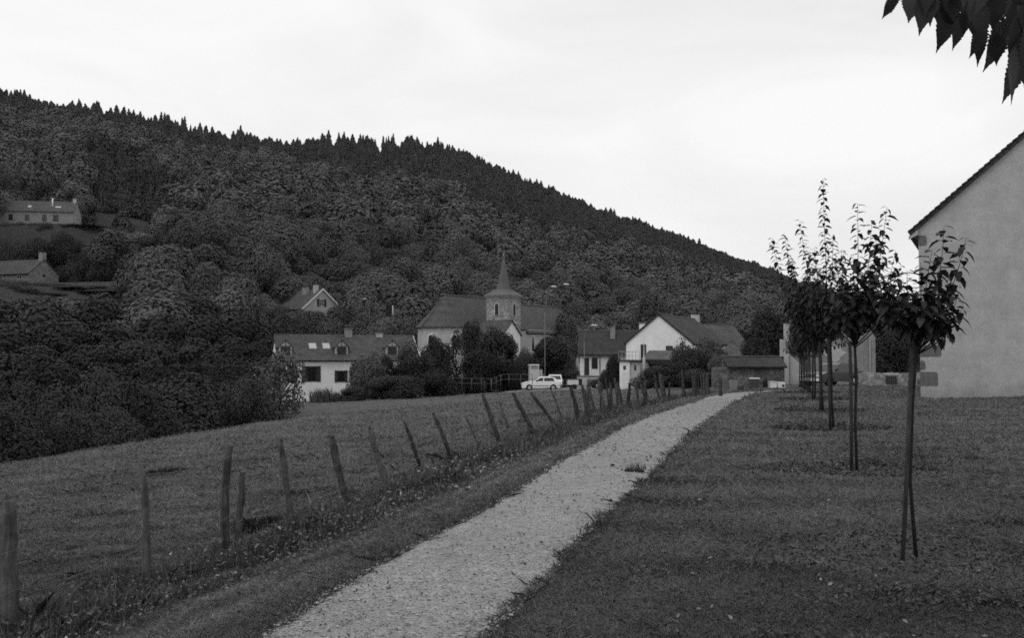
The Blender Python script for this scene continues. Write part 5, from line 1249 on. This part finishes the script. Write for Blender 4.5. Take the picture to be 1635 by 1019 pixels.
# ------------------------------------------------------------------ the wooded hill
KEEP = [(0, 316, 124, 384, 250), (-10, 404, 86, 472, 203), (84, 447, 196, 462, 200), (438, 456, 542, 500, 170), (446, 520, 690, 640, 97), (664, 478, 915, 560, 128), (776, 405, 832, 520, 131), (1000, 500, 1122, 600, 84), (925, 518, 1004, 600, 97), (1112, 522, 1205, 575, 104), (582, 474, 632, 492, 158), (150, 338, 250, 366, 262), (0, 362, 110, 384, 240)]
FOOT = [(-124, 258, 15), (-110, 208, 13), (-40, 176, 8), (-17, 101, 11), (-2, 138, 17), (20, 95, 14)]
def wood():
    rng = np.random.default_rng(4); R = random.Random(4)
    pts = []
    y = 118.0
    while y < 990:
        sp = 9.2 if y < 420 else 9.6
        x = -.68 * y - 30
        while x < .46 * y + 60:
            pts.append((x + R.uniform(-.42, .42) * sp, y + R.uniform(-.42, .42) * sp)); x += sp
        y += sp * .9
    pts = np.array(pts); x, y = pts[:, 0], pts[:, 1]; z = gz(x, y); px = CX + F * x / y; D = ridge_d(px); f0 = foot_d(px); s = (y - f0) / (D - f0)
    ok = (s > -.01) & (y < D + 14) & (px > -230) & (px < 1560)
    lowvis = (HOR - F * (z + 10 - EYE) / y) < 600
    ok &= lowvis
    x, y, z, px, s, D = (q[ok] for q in (x, y, z, px, s, D))
    thr = np.interp(px, [-200, 0, 300, 420, 560, 800, 1250, 1500], [.8, .79, .8, .73, .6, .5, .42, .36]); n_ = patchy(x, y, .035, 31)
    con = s > thr + .07 * n_
    con |= (np.hypot((px - 205) / 75, (s - .47) / .17) + .15 * n_ < 1)
    con |= (R.random() < 0) | ((rng.random(len(x)) < .05) & (s > .2))
    hm = np.interp(px, [0, 420, 640, 800, 1250], [.8, .86, .88, .56, .46]) * (1 + .24 * patchy(x, y, .05, 35)); gap = patchy(x, y, .09, 36)
    # young dense plantation near the ridge: smaller spacing comes from extra conifers between
    h = np.where(con, rng.uniform(7, 12.5, len(x)) * np.where(rng.random(len(x)) < .2, 1.3, 1), rng.uniform(7, 15, len(x)))
    r = np.where(con, rng.uniform(3.0, 4.9, len(x)), 4.0 + 3.2 * rng.random(len(x)) ** 1.5)
    h = np.where(con, h * hm * rng.uniform(.7, 1.15, len(x)) * np.where(rng.random(len(x)) < .05, 1.3, 1), h)
    ex = np.where(con & (gap > -.9))[0]; k = len(ex)
    def more(dx):  # two more around each: a dense plantation
        a = rng.uniform(0, 6.28, k); return x[ex] + np.cos(a) * dx, y[ex] + np.sin(a) * dx
    X2, Y2 = zip(*[more(4.2) for _ in range(2)]); X2 = np.concatenate(X2); Y2 = np.concatenate(Y2); e2 = np.concatenate([ex, ex])
    x = np.concatenate([x, X2]); y = np.concatenate([y, Y2]); h = np.concatenate([h, h[e2] * rng.uniform(.7, 1.05, 2 * k)]); r = np.concatenate([r, r[e2] * rng.uniform(.75, 1.0, 2 * k)]); con = np.concatenate([con, np.ones(2 * k, bool)])
    z = gz(x, y); px = CX + F * x / y; D = ridge_d(px)
    keep = np.ones(len(x), bool)
    pt = HOR - F * (z + h - EYE) / y; pb = HOR - F * (z - EYE) / y; pw = F * r / y * .85
    for (a, b, c, d, kd) in KEEP: keep &= ~((y < kd + 4) & (px + pw > a) & (px - pw < c) & (pt < d) & (pb > b))
    for (a, b, q) in FOOT: keep &= np.hypot(x - a, y - b) > q
    # the little pasture beside the upper farmhouse
    keep &= ~((px > 150) & (px < 248) & (pb > 338) & (pb < 372) & (y > 225) & (y < 300))
    x, y, z, h, r, con, px, pt = (q[keep] for q in (x, y, z, h, r, con, px, pt))
    D = ridge_d(px); order = np.argsort(y); named = np.zeros(len(x), bool)
    b_i = [i for i in order if not con[i] and -20 < px[i] < 1460][:285]
    named[b_i] = True
    # conifers that stand against the sky along the ridge
    sk = [i for i in np.where(con & (px > -5) & (px < 1290))[0]]
    bins = {}
    for i in sk:
        q = int(px[i] / 5.2)
        if q not in bins or pt[i] < pt[bins[q]]: bins[q] = i
    c_i = list(bins.values()); named[c_i] = True
    for i in b_i:
        lab = 'broadleaf tree in the wood on the lower slope of the hill'
        o = link('broadleaf_tree', proto('round', 1 + int(i) % 4, 'leaf'), None, (x[i], y[i], z[i])); o.scale = (r[i], r[i], h[i]); o.rotation_euler = (0, 0, R.uniform(0, 6.28)); tag(o, lab, 'broadleaf tree', 'broadleaf trees of the lower slope')
    for i in c_i:
        o = link('conifer_tree', proto('conifer', 1 + int(i) % 7, 'conif'), None, (x[i], y[i], z[i] - .3)); o.scale = (r[i], r[i], h[i]); o.rotation_euler = (0, 0, R.uniform(0, 6.28)); tag(o, 'dark pointed conifer standing along the skyline of the hill', 'conifer', 'conifers along the skyline')
    def mass(name, cat, idx, protos, m, tmul):
        Vs, Fs, Ts, off = [], [], [], 0
        for i in idx:
            lod = protos[0 if y[i] < 330 else (1 if y[i] < 520 else 2)]; V, Fc, t = lod[int(rng.integers(len(lod)))]
            a = rng.uniform(0, 6.28); c, q = math.cos(a), math.sin(a); v = np.empty_like(V)
            v[:, 0] = (V[:, 0] * c - V[:, 1] * q) * r[i] + x[i]; v[:, 1] = (V[:, 0] * q + V[:, 1] * c) * r[i] + y[i]; v[:, 2] = V[:, 2] * h[i] + z[i]
            Vs.append(v); Fs.append(Fc + off); off += len(V); Ts.append(t * tmul * rng.uniform(.68, 1.3))
        tag(link(name, arrmesh(name, np.concatenate(Vs), np.concatenate(Fs), M[m], np.concatenate(Ts))), cat=cat, kind='stuff')
    rest = ~named
    bp = [[crown(50 + k, n, 9 + k, lf, .12, 1.0, jit=.2, lr=(.3, .55)) for k in range(5)] for n, lf in ((2600, .1), (1600, .12), (1100, .145))]
    cp = [[conifer(70 + k, n, lf, ly) for k in range(7)] for n, lf, ly in ((700, .17, 9), (480, .2, 8), (340, .24, 7))]
    mass('broadleaf_wood', 'wood', np.where(rest & ~con)[0], bp, 'wood', 1.0); mass('conifer_wood', 'wood', np.where(rest & con)[0], cp, 'wood', .52)
    print('wood', len(x), 'named', named.sum(), 'conif', con.sum(), 'skyline', len(c_i))
wood()

# ------------------------------------------------------------------ thin evening haze in the valley
def haze():
    m = bpy.data.materials.new('valley_haze'); m.use_nodes = True; t = m.node_tree; t.nodes.clear()
    o = t.nodes.new('ShaderNodeOutputMaterial'); v = t.nodes.new('ShaderNodeVolumePrincipled'); t.links.new(v.outputs[0], o.inputs['Volume'])
    v.inputs['Density'].default_value = HAZE; v.inputs['Color'].default_value = (.9, .9, .9, 1); v.inputs['Anisotropy'].default_value = .3
    ob = MB().box((-3000, -60, -420), (3000, 1750, 260)).build('haze', m); tag(ob, kind='stuff')
HAZE = 3.5e-5
S.cycles.volume_bounces = 0; S.cycles.volume_max_steps = 16
haze()
